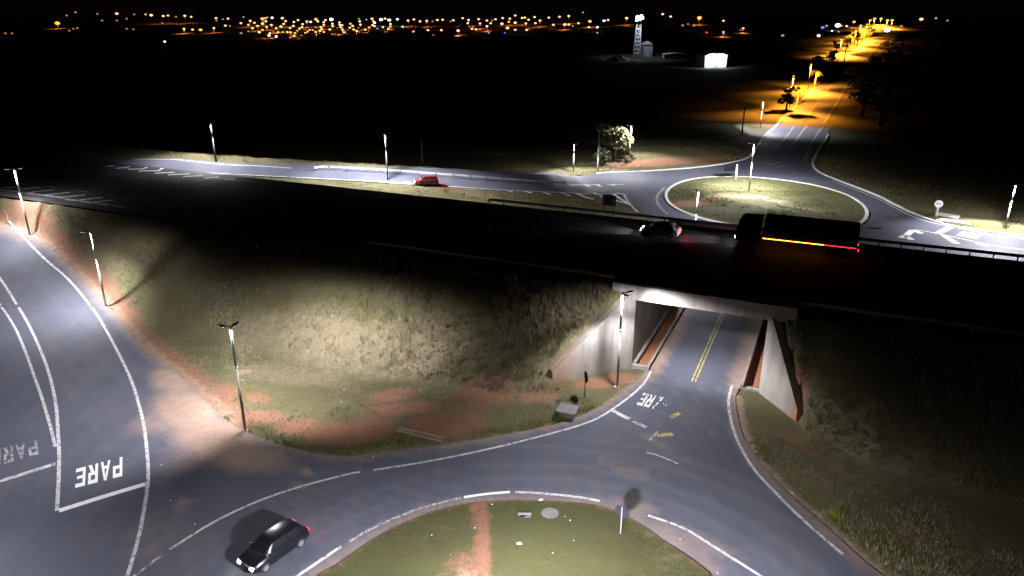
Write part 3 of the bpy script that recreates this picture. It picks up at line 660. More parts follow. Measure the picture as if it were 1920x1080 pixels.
# ------------------------------------------------------------------ lamps
DIRSIGN = 1.0      # a lamp's texture normal points along its rays
def batwing(ld, peak=2.2, cut0=48, cut1=66, floor=.32, spill=.045, along=False, down=None, vpow=0.):
    """street luminaire distribution: more light outwards than straight down, cut off near the horizontal"""
    ld.use_nodes = True; n, l = ld.node_tree.nodes, ld.node_tree.links; e = n['Emission']
    tc = n.new('ShaderNodeTexCoord'); sp = n.new('ShaderNodeSeparateXYZ'); l.new(tc.outputs['Normal'], sp.inputs[0])
    c = n.new('ShaderNodeMath'); c.operation = 'MULTIPLY'; l.new(sp.outputs['Z'], c.inputs[0]); c.inputs[1].default_value = -DIRSIGN
    mx = n.new('ShaderNodeMath'); mx.operation = 'MAXIMUM'; l.new(c.outputs[0], mx.inputs[0]); mx.inputs[1].default_value = floor
    pw = n.new('ShaderNodeMath'); pw.operation = 'POWER'; l.new(mx.outputs[0], pw.inputs[0]); pw.inputs[1].default_value = -peak
    cu = n.new('ShaderNodeMapRange'); cu.interpolation_type = 'SMOOTHSTEP'; cu.inputs[3].default_value = spill; cu.inputs[1].default_value = math.cos(R(cut1)); cu.inputs[2].default_value = math.cos(R(cut0)); l.new(c.outputs[0], cu.inputs[0])
    m = n.new('ShaderNodeMath'); m.operation = 'MULTIPLY'; l.new(pw.outputs[0], m.inputs[0]); l.new(cu.outputs[0], m.inputs[1])
    out = m.outputs[0]
    if along:      # optics that throw along the road, little to its sides
        ab = n.new('ShaderNodeMath'); ab.operation = 'ABSOLUTE'; l.new(sp.outputs['X'], ab.inputs[0])
        mr = n.new('ShaderNodeMapRange'); mr.interpolation_type = 'SMOOTHSTEP'; mr.inputs[1].default_value = .30; mr.inputs[2].default_value = .78; mr.inputs[3].default_value = 1; mr.inputs[4].default_value = .045; l.new(ab.outputs[0], mr.inputs[0])
        m2 = n.new('ShaderNodeMath'); m2.operation = 'MULTIPLY'; l.new(out, m2.inputs[0]); l.new(mr.outputs[0], m2.inputs[1]); out = m2.outputs[0]
    if down is not None:   # flat glass: nothing leaves above or near the horizontal, however the beam is aimed
        dt = n.new('ShaderNodeVectorMath'); dt.operation = 'DOT_PRODUCT'; l.new(tc.outputs['Normal'], dt.inputs[0]); dt.inputs[1].default_value = down
        ng = n.new('ShaderNodeMath'); ng.operation = 'MULTIPLY'; l.new(dt.outputs['Value'], ng.inputs[0]); ng.inputs[1].default_value = DIRSIGN
        h_ = n.new('ShaderNodeMapRange'); h_.interpolation_type = 'SMOOTHSTEP'; h_.inputs[1].default_value = math.cos(R(85)); h_.inputs[2].default_value = math.cos(R(60)); l.new(ng.outputs[0], h_.inputs[0])
        m3 = n.new('ShaderNodeMath'); m3.operation = 'MULTIPLY'; l.new(out, m3.inputs[0]); l.new(h_.outputs[0], m3.inputs[1]); out = m3.outputs[0]
        if vpow:
            mv = n.new('ShaderNodeMath'); mv.operation = 'MAXIMUM'; l.new(ng.outputs[0], mv.inputs[0]); mv.inputs[1].default_value = .2
            pv = n.new('ShaderNodeMath'); pv.operation = 'POWER'; l.new(mv.outputs[0], pv.inputs[0]); pv.inputs[1].default_value = -vpow
            m4 = n.new('ShaderNodeMath'); m4.operation = 'MULTIPLY'; l.new(out, m4.inputs[0]); l.new(pv.outputs[0], m4.inputs[1]); out = m4.outputs[0]
    l.new(out, e.inputs['Strength'])
def street_lamp(base, height, heads, label, group='white street lamps', pw=1., lit=True, dull=False, rad=.092, cone=170, blend=.2):
    """heads: (azimuth deg, arm m, tilt outwards deg, power factor)"""
    base = Vector(base); root = tag(empty('street_lamp', base), label, 'street lamp', group)
    ring = height * .62; lowm = mat('shaded_lower_pole', (.29, .275, .235), .8, noise=(3, .6, (.19, .18, .155))); upm = mat('dimmed_pole', (.035, .035, .034), .8) if dull else mat('lamplit_upper_pole', (.62, .63, .64), .5)  # pole colours carry the lamplight: bright upper part, darker lower part
    MB().tube([(0, 0, -.3), (0, 0, ring)], [rad * 1.25, rad], 12).build('lower_pole', upm if dull else lowm, root, True)  # dimmed poles are dark all over to look weakly lit
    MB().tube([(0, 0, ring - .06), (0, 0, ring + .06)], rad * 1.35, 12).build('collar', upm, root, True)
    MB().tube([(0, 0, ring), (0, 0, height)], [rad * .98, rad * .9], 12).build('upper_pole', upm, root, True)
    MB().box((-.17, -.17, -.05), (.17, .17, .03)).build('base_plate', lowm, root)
    for az, arm, tilt, p, *bw in heads:
        a = R(az); d = Vector((math.cos(a), math.sin(a), 0)); side = Vector((-d.y, d.x, 0)); top = Vector((0, 0, height - .12))
        MB().tube([top, top + d * arm * .5 + Vector((0, 0, .06)), top + d * arm + Vector((0, 0, .07))], .035, 8).build('arm', M_DARKM, root)
        c = top + d * (arm + .28) + Vector((0, 0, .08)); tl = R(tilt)
        aim = Vector((0, 0, -1)) * math.cos(tl) + d * math.sin(tl); tl = min(tl, R(6))
        fx = (d * math.cos(tl) + Vector((0, 0, math.sin(tl)))).normalized(); up = fx.cross(side).normalized()
        if up.z < 0: up = -up
        rings = []
        for u, w, h in ((-.36, .05, .03), (-.3, .12, .055), (-.05, .16, .075), (.22, .14, .06), (.34, .06, .03)):
            rings.append([c + fx * u + side * (w * math.cos(q)) + up * (h * math.sin(q)) for q in np.linspace(0, 2 * math.pi, 13)[:-1]])
        hd = MB().loft(rings).build('lamp_head', M_DARKM, root, True)
        lc = c - up * .064
        MB().add([lc + fx * .2 + side * .09, lc + fx * .2 - side * .09, lc - fx * .22 - side * .09, lc - fx * .22 + side * .09], [(0, 1, 2, 3)]).build('lens', M_LENS if lit else M_DARKM, hd)
        if lit:
            ld = bpy.data.lights.new('lamp_light', 'POINT'); ld.energy = 2700 * p * pw * PW; ld.color = LED; ld.shadow_soft_size = .16
            qa = aim.to_track_quat('-Z', 'Y'); dn = qa.inverted() @ Vector((0, 0, -1)); batwing(ld, *bw[:3], down=dn, vpow=bw[3] if len(bw) > 3 else 0.); lo = bpy.data.objects.new('lamp_light', ld); lo.location = lc - up * .05; lo.rotation_euler = aim.to_track_quat('-Z', 'Y').to_euler(); link(lo, root)
    return root
def lamp_at(px_base, py_top, heads, label, **k):
    """pole standing on the ground at a pixel, its height read off the pixel row of its top"""
    b = hit(*px_base); d = ray(px_base[0], py_top); kk = b.y / d.y; hgt = CAMZ + d.z * kk - b.z
    return street_lamp(b, hgt, heads, label, **k)
lamp_at((460, 806), 612, [(163, .45, 48, 1.12, 0, 4, 62, 2.3), (70, .25, 38, 1.6, 0, 3, 56, 1.9)], 'nearest double-armed street lamp at the foot of the bright grassy slope')
lamp_at((199, 574), 432, [(205, .45, 26, 2.0, 1.0, 10, 74)], 'street lamp on the verge between the left road and the embankment')
lamp_at((56, 440), 315, [(215, .45, 26, 1.6, 1.2, 10, 74), (10, .4, 5, .22, 1.6, 20, 64)], 'street lamp nearest the left border beside the hatched highway edge')
lamp_at((1157, 727), 548, [(20, .4, 62, 2.2, 0, 4, 42), (-70, .3, 16, .6)], 'slim street lamp beside the left wing wall of the underpass')
street_lamp((1., 20.3, .3), 9.2, [(165, .5, 14, 1.8), (20, .5, 16, 2.0), (90, .5, 12, 2.8)], 'street lamp in the middle of the near island below the photo')
street_lamp((-37., 27., 0), 9.0, [(25, .5, 20, 1.5, 0, 4, 58, 1.5)], 'added unseen street lamp brightening the bottom-left corner of the left road')  # lamp added out of view to brighten the bottom-left road
lamp_at((1403, 366), 268, [(180, .55, 15, 1.25), (0, .55, 15, 2.1), (85, .5, 40, 1.8, 0, 4, 62, 2.0)], 'street lamp standing in the middle of the far roundabout island')
street_lamp((24.0, 92.4, 0), 8.7, [(120, .45, 20, 1.2), (200, .45, 20, .9)], 'street lamp rising behind the highway beside the far island')
lamp_at((1075, 323), 268, [(-60, .45, 15, 1.0)], 'short street lamp at the far verge left of the leafy tree')
lamp_at((1180, 304), 235, [(-70, .45, 15, 1.2), (165, .45, 40, 1.3, 0, 4, 66, .8)], 'street lamp on the far bank behind the leafy tree')  # second head added to light the leafy tree
lamp_at((1425, 240), 190, [(-40, .45, 14, 2.2)], 'street lamp where the avenue begins, left of the palms')
lamp_at((1884, 430), 345, [(235, .45, 20, 2.8)], 'street lamp in the grass near the right border')
lamp_at((405, 303), 230, [(-70, .45, 5, 1.3, 2.2, 50, 72)], 'dim street lamp beyond the left end of the slip road', dull=True)
lamp_at((727, 338), 250, [(-100, .45, 5, 2.4, 2.2, 55, 76)], 'dim street lamp beside the middle of the slip road', dull=True)
# ------------------------------------------------------------------ concrete utility poles
def upole(px, py_top, label, r=.16):
    b = hit(*px); d = ray(px[0], py_top); h = CAMZ + d.z * b.y / d.y - b.z
    root = tag(empty('utility_pole', b), label, 'utility pole', 'concrete utility poles')
    MB().tube([(0, 0, -.5), (0, 0, h)], [r * 1.3, r * .85], 12).build('pole', M_POLEC, root, True)
    MB().box((-.06, -1.0, h - .75), (.06, 1.0, h - .62)).build('crossarm', M_POLEC, root)
    for y in (-.9, -.35, .35, .9): MB().tube([(0, y, h - .62), (0, y, h - .52), (0, y, h - .44)], [.03, .06, .03], 8).build('insulator', M_CPLAIN, root)
upole((1121, 320), 248, 'pale concrete utility pole in front of the leafy tree')
upole((1391, 253), 200, 'dim concrete utility pole on the bank left of the avenue')
upole((792, 306), 262, 'faint utility pole in the dark behind the slip road')
#@@OBJECTS
# ------------------------------------------------------------------ vehicles
M_TYRE = mat('tyre_rubber', (.015, .015, .015), .9); M_RIM = mat('alloy_rim', (.45, .45, .46), .35, .8)
M_GLASS = mat('car_glass', (.012, .014, .017), .06, spec=.6); M_TAIL = mat('tail_light_lit', (.35, .01, .01), .3, emit=(1, .02, .02), estr=6)
M_HEADL = mat('head_light_lit', (.8, .8, .8), .2, emit=(.95, .97, 1), estr=60); M_PLATE = mat('number_plate', (.55, .55, .55), .5)
M_AMBER = mat('amber_marker', (.5, .2, .02), .3, emit=(1, .32, .03), estr=14)
def car(loc, ang, paint, label, head=300., tail=8., hatch=True):
    """length runs along +x, nose at +x"""
    root = tag(empty('car', loc, ang), label, 'car', 'moving cars')
    secs = [(-2.02, .34, .78, .70), (-1.96, .27, .90, .78), (-1.5, .22, .95, .84), (-.6, .2, .93, .86), (.6, .2, .92, .86), (1.1, .21, .90, .85), (1.65, .23, .80, .82), (1.95, .28, .68, .74), (2.03, .34, .58, .66)]
    rings = []
    for x, zb, zt, w in secs:
        rings.append([(x, -w * .93, zb), (x, -w, zb + .16), (x, -w, zt - .12), (x, -w * .9, zt), (x, w * .9, zt), (x, w, zt - .12), (x, w, zb + .16), (x, w * .93, zb)])
    body = MB().loft(rings)
    cab = [(-1.88, .93, .66, .93), (-1.45, 1.40, .58, .94), (-.7, 1.475, .575, .94), (.15, 1.46, .575, .93), (.55, 1.36, .585, .93), (1.15, .91, .66, .90)]
    rr = []
    for x, zt, w, zb in cab: rr.append([(x, -.76, zb - .06), (x, -w, zt - .03), (x, -w * .85, zt), (x, w * .85, zt), (x, w, zt - .03), (x, .76, zb - .06)])
    body.loft(rr); b = body.build('body', paint, root, True)
    mod = b.modifiers.new('b', 'BEVEL'); mod.width = .03; mod.segments = 2; mod.limit_method = 'ANGLE'
    def pane(name, q, off): 
        q = [Vector(p) for p in q]; n = (q[1] - q[0]).cross(q[2] - q[0]).normalized() * off
        MB().prism([p + n for p in q], n * .6).build(name, M_GLASS, root)
    pane('windscreen', [(1.10, -.60, .955), (1.10, .60, .955), (.60, .52, 1.335), (.60, -.52, 1.335)], .012)
    pane('rear_window', [(-1.86, .58, .985), (-1.86, -.58, .985), (-1.49, -.52, 1.345), (-1.49, .52, 1.345)], .012)
    for sg in (-1, 1):
        for x0, x1, x2, x3 in ((-.48, .78, .42, -.48), (-1.5, -.58, -.58, -1.3)):
            q = [(x0, sg * .735, .96), (x1, sg * .735, .96), (x2, sg * .60, 1.36), (x3, sg * .60, 1.38)]
            if sg > 0: q = q[::-1]
            pane('side_window', q, .012)
        MB().prism([(.86, sg * .80, .93), (.98, sg * .80, .93), (.96, sg * .80, 1.05), (.88, sg * .80, 1.05)], (0, sg * .17, 0)).build('mirror', paint, root)
        MB().prism([(2.03, sg * .42, .50), (2.03, sg * .66, .50), (1.93, sg * .72, .66), (1.99, sg * .44, .66)], (.025, 0, .012)).build('headlight', M_HEADL, root)
        MB().prism([(-2.03, sg * .48, .62), (-2.03, sg * .70, .62), (-1.97, sg * .76, .86), (-1.985, sg * .52, .86)], (-.03, 0, 0)).build('tail_light', M_TAIL, root)
        for x in (-1.25, 1.28):
            w = MB().tube([(x, sg * .64, .31), (x, sg * .70, .31), (x, sg * .84, .31), (x, sg * .875, .31)], [.29, .315, .315, .28], 20).build('wheel', M_TYRE, root, True)
            MB().tube([(x, sg * .86, .31), (x, sg * .885, .31)], .19, 14).build('rim', M_RIM, w)
    MB().box((-2.06, -.25, .52), (-2.03, .25, .64)).build('number_plate', M_PLATE, root)
    for sg in (-1, 1):
        for kind, x, e, c, rz, tilt in (('headlight_beam', 2.12, head, (.95, .97, 1), 0, 84), ('tail_glow', -2.12, tail, (1, .05, .03), 180, 75)):
            if e <= 0: continue
            ld = bpy.data.lights.new(kind, 'SPOT'); ld.energy = e * PW; ld.color = c; ld.spot_size = R(60 if x > 0 else 150); ld.spot_blend = .8; ld.shadow_soft_size = .07
            lo = bpy.data.objects.new(kind, ld); lo.location = (x, sg * .56, .62); lo.rotation_euler = (R(tilt), 0, R(rz - 90)); link(lo, root)
    return root
def heading(a, b): return math.atan2(b.y - a.y, b.x - a.x)
def paint(name, c): return mat(name, c, .28, .3, noise=(1, .2, tuple(v * .8 for v in c)))
a_, b_ = hit(566, 1004), hit(440, 1092)
c_ = a_ + (b_ - a_).normalized() * 2.0
car((c_.x, c_.y, RZ), heading(a_, b_), paint('black_car_paint', (.012, .013, .018)), 'black car driving round the near roundabout at the bottom border', head=1400)
p = at(1238, 441, DECK); car(p, math.atan2(-UY, -UX), paint('white_car_paint', (.55, .55, .57)), 'white car alone on the dark highway ahead of the truck', head=250, tail=22)
p = hit(800, 346); p2_ = hit(740, 341); car((p.x, p.y, p.z + RZ), heading(p, p2_), paint('red_car_paint', (.16, .015, .012)), 'dark red car climbing the far slip road', head=350, tail=25)
def truck(loc, ang, label):
    root = tag(empty('truck', loc, ang), label, 'truck')
    dk = mat('dark_truck_paint', (.018, .016, .017), .5); ca = mat('truck_canvas', (.016, .015, .016), .85, noise=(2, .5, (.03, .028, .028)))
    MB().box((-5.6, -1.2, 1.15), (3.1, 1.2, 3.1)).build('cargo_box', ca, root)
    MB().box((-5.7, -.45, .72), (5.4, .45, .98)).build('chassis', dk, root)
    MB().prism([(3.4, -1.18, .6), (5.75, -1.18, .6), (5.78, -1.18, 1.6), (5.45, -1.18, 2.75), (5.0, -1.18, 2.95), (3.4, -1.18, 2.95)], (0, 2.36, 0)).build('cab', dk, root)
    q = [Vector(v) for v in ((5.785, -1.0, 1.7), (5.785, 1.0, 1.7), (5.50, 1.0, 2.65), (5.50, -1.0, 2.65))]; MB().prism(q, (.02, 0, .006)).build('windscreen', M_GLASS, root)
    for sg in (-1, 1):
        MB().prism([(4.1, sg * 1.182, 1.75), (5.3, sg * 1.182, 1.75), (5.1, sg * 1.182, 2.6), (4.1, sg * 1.182, 2.6)], (0, sg * .015, 0)).build('side_window', M_GLASS, root)
        for x in (-4.6, -3.35, 4.6):
            w = MB().tube([(x, sg * .78, .5), (x, sg * .84, .5), (x, sg * 1.12, .5), (x, sg * 1.16, .5)], [.46, .5, .5, .45], 22).build('wheel', M_TYRE, root, True)
            MB().tube([(x, sg * 1.15, .5), (x, sg * 1.175, .5)], .28, 14).build('rim', M_RIM, w)
        MB().box((5.765, sg * .75 - .18, .75), (5.80, sg * .75 + .18, .98)).build('headlight', M_HEADL, root)
        MB().box((-5.75, sg * .95 - .15, .8), (-5.70, sg * .95 + .15, .96)).build('tail_light', M_TAIL, root)
        for k in range(12): MB().box((-5.5 + k * .72, sg * 1.21 - .03, 1.08), (-4.83 + k * .72, sg * 1.21 + .03, 1.115)).build('side_marker', M_AMBER if k > 3 else M_TAIL, root)
        MB().box((-5.6, sg * 1.19 - .02, 1.0), (3.1, sg * 1.19 + .02, 1.05)).build('side_rail', dk, root)
        ld = bpy.data.lights.new('headlight_beam', 'SPOT'); ld.energy = 420 * PW; ld.color = (.95, .97, 1); ld.spot_size = R(50); ld.spot_blend = .8; ld.shadow_soft_size = .08
        lo = bpy.data.objects.new('headlight_beam', ld); lo.location = (5.85, sg * .75, .88); lo.rotation_euler = (R(85), 0, R(-90)); link(lo, root)
p = at(1490, 467, DECK); truck(p, math.atan2(-UY, -UX), 'dark cargo truck with a row of amber marker lights on the highway')
# ------------------------------------------------------------------ signs
M_RED = mat('red_sign_face', (.45, .02, .02), .5); M_SWHITE = mat('white_sign_face', (.78, .78, .77), .5); M_SBACK = mat('grey_sign_back', (.018, .021, .03), .6)
def disc(n, r, c, ax1, ax2): return [c + ax1 * (r * math.cos(2 * math.pi * (k + .5) / n)) + ax2 * (r * math.sin(2 * math.pi * (k + .5) / n)) for k in range(n)]
def round_sign(base, face_az, h, r, n, label, front, back, cat='road sign', post=M_STEEL, pr=.035, bar=False):
    root = tag(empty('road_sign', base), label, cat); a = R(face_az); f = Vector((math.cos(a), math.sin(a), 0)); sd = Vector((-f.y, f.x, 0)); up = Vector((0, 0, 1))
    MB().tube([(0, 0, -.3), (0, 0, h + r * .9)], pr, 10).build('post', post, root)
    c = Vector((0, 0, h)) + f * (pr + .012)
    MB().prism(disc(n, r, c, sd, up), f * .012).build('plate', back, root)
    MB().prism(disc(n, r * .97, c + f * .0125, sd, up), f * .004).build('face', front, root)
    if bar: MB().prism([c + f * .017 + sd * x + up * z for x, z in ((-r * .55, -r * .1), (r * .55, -r * .1), (r * .55, r * .1), (-r * .55, r * .1))], f * .004).build('bar', M_DARKM, root)
    return root
round_sign(hit(1096, 743), 12, 1.8, .5, 8, 'dark stop sign on a bent-shadowed post by the red soil verge', M_RED, M_BLACK, post=MATS['bark'], pr=.045)
b = hit(1163, 1006); round_sign((b.x, b.y, isl_z(b.x, b.y) + .03), 62, 1.55, .46, 24, 'round sign seen from behind on the near island rim', M_RED, M_SBACK)
round_sign(hit(1755, 405), 250, 2.0, .62, 28, 'white round sign with a dark bar on the right verge', M_SWHITE, M_SBACK, pr=.18, post=M_SWHITE, bar=True)
def board_sign(pb, w, h, z, face_az, label, posts, pr=.07, pmat=M_STEEL, back=M_BLACK):
    root = tag(empty('sign_board', pb), label, 'sign board'); a = R(face_az); f = Vector((math.cos(a), math.sin(a), 0)); sd = Vector((-f.y, f.x, 0)); up = Vector((0, 0, 1))
    MB().prism([sd * x + up * q for x, q in ((-w / 2, z), (w / 2, z), (w / 2, z + h), (-w / 2, z + h))], f * .05).build('panel', back, root)
    for x in posts: MB().tube([sd * x - f * (pr + .004) - up * .4, sd * x - f * (pr + .004) + up * (z + h + .05)], pr, 10).build('post', pmat, root)
    return root
board_sign(hit(1141, 396), 2.3, 1.75, .9, 60, 'black back of a sign board at the tip of the hatched gore', (-.8, .8), pmat=M_DARKM)
p = hit(1368, 338); board_sign(Vector((p.x, p.y, .3)), 2.6, 1.2, 1.5, 100, 'dark sign board with a white post on the far island rim', (-1.15,), pr=.16, pmat=M_SWHITE)
# ------------------------------------------------------------------ drains, slabs, covers
def oriented(b, rz, tilt=0): return Matrix.Translation(b) @ Matrix.Rotation(rz, 4, 'Z') @ Matrix.Rotation(tilt, 4, 'X')
b = hit(1064, 778); root = tag(empty('drain_box', b, R(-22)), 'concrete drain box with an overhanging slab lid beside the road', 'drain box')
for nm, A, Bq in (('wall', (-.62, -.5, -.1), (.62, -.36, .42)), ('wall', (-.62, .36, -.1), (.62, .5, .55)), ('wall', (-.62, -.355, -.1), (-.48, .355, .46)), ('wall', (.48, -.355, -.1), (.62, .355, .46))): MB().box(A, Bq).build(nm, M_OLDC, root)
o = MB().box((-.8, -.68, .5), (.8, .66, .62), M=Matrix.Rotation(R(4), 4, 'X')).build('lid', M_OLDC, root); md = o.modifiers.new('b', 'BEVEL'); md.width = .03
b = hit(1031, 967); MB().tube([(0, 0, 0), (0, 0, .05), (0, 0, .07)], [.56, .56, .52], 28).build('manhole_cover', M_OLDC, None, loc=(b.x, b.y, isl_z(b.x, b.y) + .03)); tag(bpy.data.objects['manhole_cover'], 'round grey concrete manhole cover in the near island grass', 'manhole cover')
b = hit(986, 973); root = tag(empty('broken_drain', (b.x, b.y, isl_z(b.x, b.y) + .02)), 'broken open drain with a dark gap in the near island grass', 'drain')
MB().box((-.5, .06, 0), (.35, .2, .16)).build('rim', M_OLDC, root); MB().box((-.4, -.06, .0), (.3, .06, .05)).build('opening', M_BLACK, root); MB().box((-.12, -.2, 0), (.25, -.08, .09), M=Matrix.Rotation(.3, 4, 'Z')).build('rubble', M_OLDC, root)  # the opening is a black block in place of the shaded gap
def cover(px, r, label, m=None):
    b = hit(*px); root = tag(empty('manhole_cover', (b.x, b.y, b.z + RZ)), label, 'manhole cover'); m = m or mat('cast_iron', (.03, .03, .032), .6, .3)
    MB().tube([(0, 0, 0), (0, 0, .012)], r, 24).build('rim', m, root); MB().tube([(0, 0, .012), (0, 0, .018)], r * .86, 24).build('lid', m, root)
cover((155, 686), .42, 'dark manhole cover in the bluish left road'); 
b = hit(1640, 428); root = tag(empty('drain_grate', (b.x, b.y, b.z + RZ), R(-20)), 'dark drain grate in the asphalt right of the far island', 'drain grate')
MB().box((-1., -.45, 0), (1., .45, .01)).build('frame', M_BLACK, root)
for k in range(9): MB().box((-.92 + k * .22, -.4, .01), (-.84 + k * .22, .4, .03)).build('bar', MATS['cast_iron'], root)
# old concrete gutter on the slope foot
a_, b_ = hit(745, 803), hit(832, 824); o = MB(); rings = []
for k in range(9):
    c = a_.lerp(b_, k / 8); d = (b_ - a_).normalized(); nn = Vector((-d.y, d.x, 0)); z = fz(c.x, c.y) - .05
    rings.append([c.xy.to_3d() + nn * u + Vector((0, 0, z + v)) for u, v in ((-.3, -.1), (-.3, .07), (-.22, .07), (-.12, .0), (.12, .0), (.22, .07), (.3, .07), (.3, -.1))])
tag(o.loft(rings).build('gutter', mat('muddy_concrete', (.27, .20, .15), .9, noise=(1.5, .9, (.17, .10, .065)))), 'short pale concrete gutter crossing the red soil', 'gutter')
b = hit(455, 698); root = tag(empty('drain_box', b, R(15)), 'low concrete pad with a dark opening halfway up the slope', 'drain box')
MB().box((-.6, -.45, -.6), (.7, .5, .0)).build('pad', MATS['muddy_concrete'], root); MB().box((.2, -.56, -.3), (.68, -.505, .0)).build('opening', M_BLACK, root)  # the opening is a black block painted as shade inside a hole
b = hit(1778, 405); MB().box((-1.5, -.9, 0), (1.5, .9, .16)).build('concrete_slab', M_KERB, None, loc=(b.x, b.y, b.z), rz=R(-40)); tag(bpy.data.objects['concrete_slab'], 'white concrete slab lying in the grass by the round sign', 'slab')
b = hit(1788, 417); MB().prism([(-2.4, -.5, 0), (2.4, -.5, 0), (2.0, .9, 0), (-1.6, .9, 0)], (0, 0, .2)).build('kerb_ramp', M_KERB, None, loc=(b.x, b.y, b.z), rz=R(-32)); tag(bpy.data.objects['kerb_ramp'], 'white kerb ramp at the end of the far stop line', 'kerb ramp')
# litter
M_LIT = mat('white_litter', (.75, .75, .73), .6); sc_me = []
for k in range(3):
    w = MB(); n = 6; ring = [(.5 * math.cos(6.283 * q / n) * (.7 + .6 * random.random()), .35 * math.sin(6.283 * q / n) * (.7 + .6 * random.random()), random.random() * .25) for q in range(n)]
    w.add(ring + [(0, 0, .35)], [(q, (q + 1) % n, n) for q in range(n)]); sc_me.append(w.mesh('paper_scrap', M_LIT))
def litter(px, py, s, label=None):
    b = hit(px, py); z = float(isl_z(b.x, b.y)) + .06 if inside(isl, np.array([b.x]), np.array([b.y]))[0] else b.z + .04
    o = bpy.data.objects.new('paper_scrap', random.choice(sc_me)); o.location = (b.x, b.y, z); o.scale = (s, s, s); o.rotation_euler = (0, 0, random.random() * 6); link(o)
    on = 'on the near island grass' if inside(isl, np.array([b.x]), np.array([b.y]))[0] else 'on the asphalt' if inside(near_road, np.array([b.x]), np.array([b.y]))[0] else 'in the right verge grass' if px > 1300 else 'on the verge by the underpass lamp' if px > 1050 else 'on the grassy slope and soil left of the underpass'
    tag(o, label or 'small white scrap of litter ' + on, 'litter', 'litter ' + on)
litter(974, 1029, .42, 'largest white piece of litter on the near island grass')
litter(1014, 940, .34, 'pale bag caught in the bright green weeds on the near island')
litter(1155, 727, .5, 'white rag at the foot of the underpass street lamp')
for px, py, s in ((1059, 974), (1069, 982), (923, 949), (1075, 1022), (1036, 1046), (890, 997), (810, 1010), (845, 1050), (1345, 1075), (1275, 1012), (1485, 925), (1500, 917), (1758, 1018), (1600, 1010), (1660, 1058), (645, 732), (615, 698), (640, 755), (535, 818), (545, 844), (700, 858), (540, 690), (455, 705), (455, 713), (1083, 785), (1150, 750), (1152, 741), (320, 940), (66, 579), (303, 873), (366, 984), (240, 862), (440, 780), (395, 812)) and [(a, b, .07 + .08 * random.random()) for a, b in ((1059, 974), (1069, 982), (923, 949), (1075, 1022), (1036, 1046), (890, 997), (810, 1010), (845, 1050), (1345, 1075), (1275, 1012), (1485, 925), (1500, 917), (1758, 1018), (1600, 1010), (1660, 1058), (645, 732), (615, 698), (640, 755), (535, 818), (545, 844), (700, 858), (540, 690), (455, 713), (1083, 785), (1150, 750), (1152, 741), (320, 940), (66, 579), (303, 873), (366, 984), (240, 862), (440, 780), (395, 812))]:
    litter(px, py, s)
# ------------------------------------------------------------------ grass
def blades(x, y, z, h, w, col, nb, lean=.5):
    """tufts of nb blades, each one triangle"""
    n = len(x); N = n * nb; bx_ = np.repeat(x, nb) + RNG.normal(0, .09, N); by = np.repeat(y, nb) + RNG.normal(0, .09, N); bz = np.repeat(z, nb)
    a = RNG.uniform(0, 6.283, N); hh = np.repeat(h, nb) * RNG.uniform(.6, 1.25, N); ww = np.repeat(w, nb); ln = RNG.uniform(.15, 1, N) * lean * hh; b2 = a + RNG.normal(1.57, .5, N)
    v = np.empty((N, 3, 3)); v[:, 0] = np.stack([bx_ - np.cos(a) * ww, by - np.sin(a) * ww, bz - .03], 1); v[:, 1] = np.stack([bx_ + np.cos(a) * ww, by + np.sin(a) * ww, bz - .03], 1)
    v[:, 2] = np.stack([bx_ + np.cos(b2) * ln, by + np.sin(b2) * ln, bz + hh], 1)
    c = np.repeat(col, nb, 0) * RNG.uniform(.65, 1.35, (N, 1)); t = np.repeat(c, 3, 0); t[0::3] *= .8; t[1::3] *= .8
    return v.reshape(-1, 3), np.arange(N * 3).reshape(-1, 3), np.clip(t, 0, 1)
def scatter(n, x0, x1, y0, y1): return RNG.uniform(x0, x1, n), RNG.uniform(y0, y1, n)
def off_road(x, y, polys): 
    k = np.ones(x.shape, bool)
    for p in polys: k &= ~inside(p, x, y)
    return k
nr_d = near_road
def grass(name, n, box, hgt, wid, nb, keep, zf, label, dens=None, cols=None):
    x, y = scatter(n, *box); k = keep(x, y); x, y = x[k], y[k]
    if dens is not None: k = RNG.uniform(0, 1, len(x)) < dens(x, y); x, y = x[k], y[k]
    f = sm((relief(x * .6 + 30, y * .6) + .5)); g2 = RNG.uniform(0, 1, (len(x), 1))
    A, Bc = np.array(cols[0]), np.array(cols[1]); c = A * (1 - f[:, None]) + Bc * f[:, None]
    if len(cols) > 2:
        w3 = cols[2](x, y)[:, None]; c = c * (1 - w3) + np.array(cols[3]) * w3
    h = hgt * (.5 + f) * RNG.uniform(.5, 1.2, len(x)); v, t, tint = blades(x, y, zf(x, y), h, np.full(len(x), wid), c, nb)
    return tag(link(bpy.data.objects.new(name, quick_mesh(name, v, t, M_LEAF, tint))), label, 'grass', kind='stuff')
soilish = lambda x, y: np.maximum(blob(x, y, [B(830, 795, 4.2, 2.4, 5, .9), B(740, 740, 3.2, 1.6, 20, .75), B(900, 735, 4, 2, 10, .7), B(430, 730, 2.2, 1.2, -45, .75), B(480, 745, 2, 1.1, -30, .65), B(500, 780, 2.6, 1.3, -12), B(640, 812, 4.0, 2.0, -4), B(560, 800, 2.2, 1.4), B(700, 800, 2.4, 2.0), B(760, 765, 4.2, 1.4, 8, .9), B(870, 770, 2.8, 2.0, 10, .6), B(1120, 718, 2.6, 1.0, 8), B(1165, 708, 2.0, 1.0), B(1010, 745, 3, 1.4, 10, .8), B(930, 745, 3.4, 1.5, 10, .7), B(400, 740, 2, 1, -45)]), np.maximum(along(x, y, left_verge, 1.9, .9), along(x, y, near_road[-28:-1], .7, 1.)))
